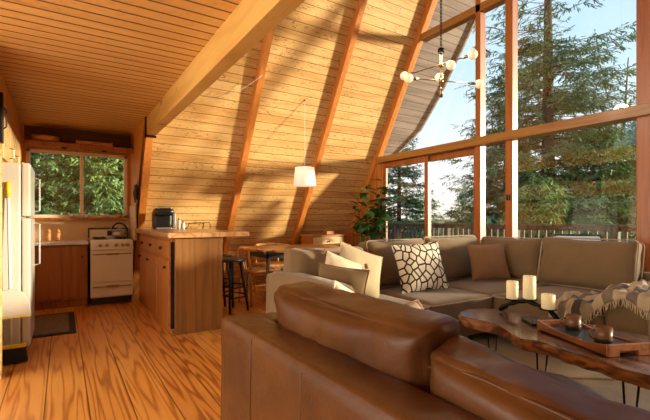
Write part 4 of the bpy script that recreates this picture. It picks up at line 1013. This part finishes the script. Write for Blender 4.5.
# ------------------------------------------------------------------ terrain and trees
gm = MB(); G = 40
for i in range(G+1):
    for j in range(G+1):
        x = -80+200*i/G; y_ = -70+180*j/G; d = math.hypot(x-3, y_-3)
        z = -1.6-.02*d+1.6*noise.noise(Vector((x*.05, y_*.05, 1)))*min(1, max(0, (d-8)/20))
        gm.v.append((x, y_, z))
for i in range(G):
    for j in range(G):
        a = i*(G+1)+j; gm.f.append((a, a+G+1, a+G+2, a+1))
struct(gm.build('ground', M['ground'], smooth=True), 'forest ground below the deck')
def conifer(label, base, H, Rb, z_low, seed, mat='needle', dens=1., group='conifers beyond the deck', sparse_from=2., lean=0., name='conifer', needle=.13):
    rr = random.Random(seed); o = thing(name, label, 'tree', base, 0, group)
    tk = MB(); tk.tube([(lean*z/H, 0, z) for z in [H*i/10 for i in range(11)]], [max(.02, (.018*H)*(1-.93*i/10)) for i in range(11)], 10)
    tr_o = tk.build('trunk', M['trunk'], o, smooth=True)
    fo = MB(); br_ = MB(); z = z_low; lev = 0
    while z < H*.985:
        t_ = (z-z_low)/(H-z_low); Lm = Rb*(1-t_)**.75+.12
        nb = int(rr.uniform(6, 8)*dens) if t_ < sparse_from else int(rr.uniform(3, 5))
        sparse = t_ >= sparse_from
        for b4 in range(max(3, nb)):
            an = rr.random()*6.283; L = Lm*rr.uniform(.65, 1.1)*(1.15 if sparse else 1)
            dz = rr.uniform(-.30, -.05) if t_ < .7 else rr.uniform(0, .4)
            p0 = Vector((lean*z/H, 0, z)); pts = []
            for k in range(6):
                u = k/5; pts.append(p0+Vector((cos(an)*L*u, sin(an)*L*u, L*(dz*u+.22*u*u)+.0)))
            br_.tube(pts, [.013*(1-u_/5.5)*(L*.4+.35) for u_ in range(6)], 4, False)
            nt_ = int((L/.12)*(1.0 if not sparse else .6))
            for k in range(nt_):
                u = rr.uniform(.15 if not sparse else .35, 1.0)**.8; i0 = min(4, int(u*5)); q = pts[i0].lerp(pts[i0+1], u*5-i0)
                for sgn in (-1, 1):
                    ta = an+sgn*rr.uniform(.5, 1.2); tl = L*.30*(1.1-u*.6)*rr.uniform(.6, 1.2)
                    dv = Vector((cos(ta), sin(ta), rr.uniform(-.45, .1)))
                    m_ = max(2, int(tl/.042))
                    for w_ in range(m_):
                        c_ = q+dv*tl*((w_+rr.random()*.6)/m_)
                        d1_ = (dv+Vector((rr.uniform(-.8, .8), rr.uniform(-.8, .8), rr.uniform(-.7, .35)))).normalized()
                        s1 = d1_.cross(Vector((rr.uniform(-.4, .4), rr.uniform(-.4, .4), 1))).normalized()
                        ln = needle*rr.uniform(.6, 1.2); wd = ln*.30
                        oo = len(fo.v); fo.v += [tuple(c_-s1*wd*.5), tuple(c_+s1*wd*.5), tuple(c_+d1_*ln+s1*wd*.25), tuple(c_+d1_*ln-s1*wd*.25)]; fo.f.append((oo, oo+1, oo+2, oo+3))
        z += H*.022*rr.uniform(.8, 1.3)/max(.6, dens)*(1.6 if sparse else 1); lev += 1
    br_.build('branches', M['trunk'], tr_o)
    fo.build('foliage', M[mat], o)
    return o
def pxp(px, d, z=-2.0):
    r = (px-325)/409*d; return (.540*d+.841*r, .841*d-.540*r, z)
conifer('tall conifer with a bare upper trunk centred in the big right pane', pxp(548, 13.5), 16, 3.5, 1.5, 1, 'needle', 1.45, sparse_from=.50, needle=.12)
conifer('leaning thin conifer near the big right post', pxp(612, 15.5), 9.6, 1.2, 2.0, 2, 'needle', .8, sparse_from=.30, lean=1.4)
conifer('bushy low conifer filling the lower part of the big right pane', pxp(600, 12), 6.3, 2.4, .6, 3, 'needle2', 1.6)
conifer('full conifer behind the narrow pane beside the glass door', pxp(505, 15), 7.6, 2.3, .8, 4, 'needle', 1.3)
conifer('pointed conifer seen through the glass door leaf next to the plant', pxp(399, 16), 7.6, 1.9, .6, 5, 'needle', 1.4)
conifer('small conifer seen through the glass door leaf near the post', pxp(462, 19), 4.3, 1.7, .4, 6, 'needle2', 1.2)
conifer('dense conifer at the outer edge of the big right pane', pxp(655, 13), 7.5, 2.4, .6, 7, 'needle2', 1.4)
conifer('low conifer between the big conifer and the narrow pane', pxp(540, 10.5), 4.3, 1.7, .3, 8, 'needle2', 1.6)
conifer('far low conifer just above the railing beyond the door', pxp(425, 24), 4.9, 2.2, .3, 9, 'needle2', 1.0)
conifer('conifer outside the kitchen window, right of its divider', (.9, 11.2, -1.6), 6.5, 2.3, .4, 11, 'needle2', 1.8, 'conifers outside the kitchen window')
conifer('conifer outside the kitchen window, left of its divider', (-1.7, 12.0, -1.6), 7.0, 2.4, .4, 12, 'needle2', 1.8, 'conifers outside the kitchen window')
conifer('conifer farther back between the two at the kitchen window', (-.1, 15.0, -1.8), 9.0, 3.0, .4, 13, 'needle2', 1.3, 'conifers outside the kitchen window', needle=.18)
# distant wooded ridge
hm = MB(); K = 60
for k in range(K+1):
    a = R(-60+200*k/K); rad = 60; x, y_ = 3+rad*cos(a), 3+rad*sin(a); h_ = -1.0+1.8*noise.noise(Vector((cos(a)*3, sin(a)*3, 2)))
    hm.v += [(x, y_, -12), (x, y_, h_), (x+8*cos(a), y_+8*sin(a), h_+.3), (x+30*cos(a), y_+30*sin(a), -12)]
for k in range(K):
    for j in range(3): hm.f.append((k*4+j, k*4+4+j, k*4+5+j, k*4+1+j))
struct(hm.build('hills', M['farhill'], smooth=True), 'low hazy wooded ridge on the horizon')
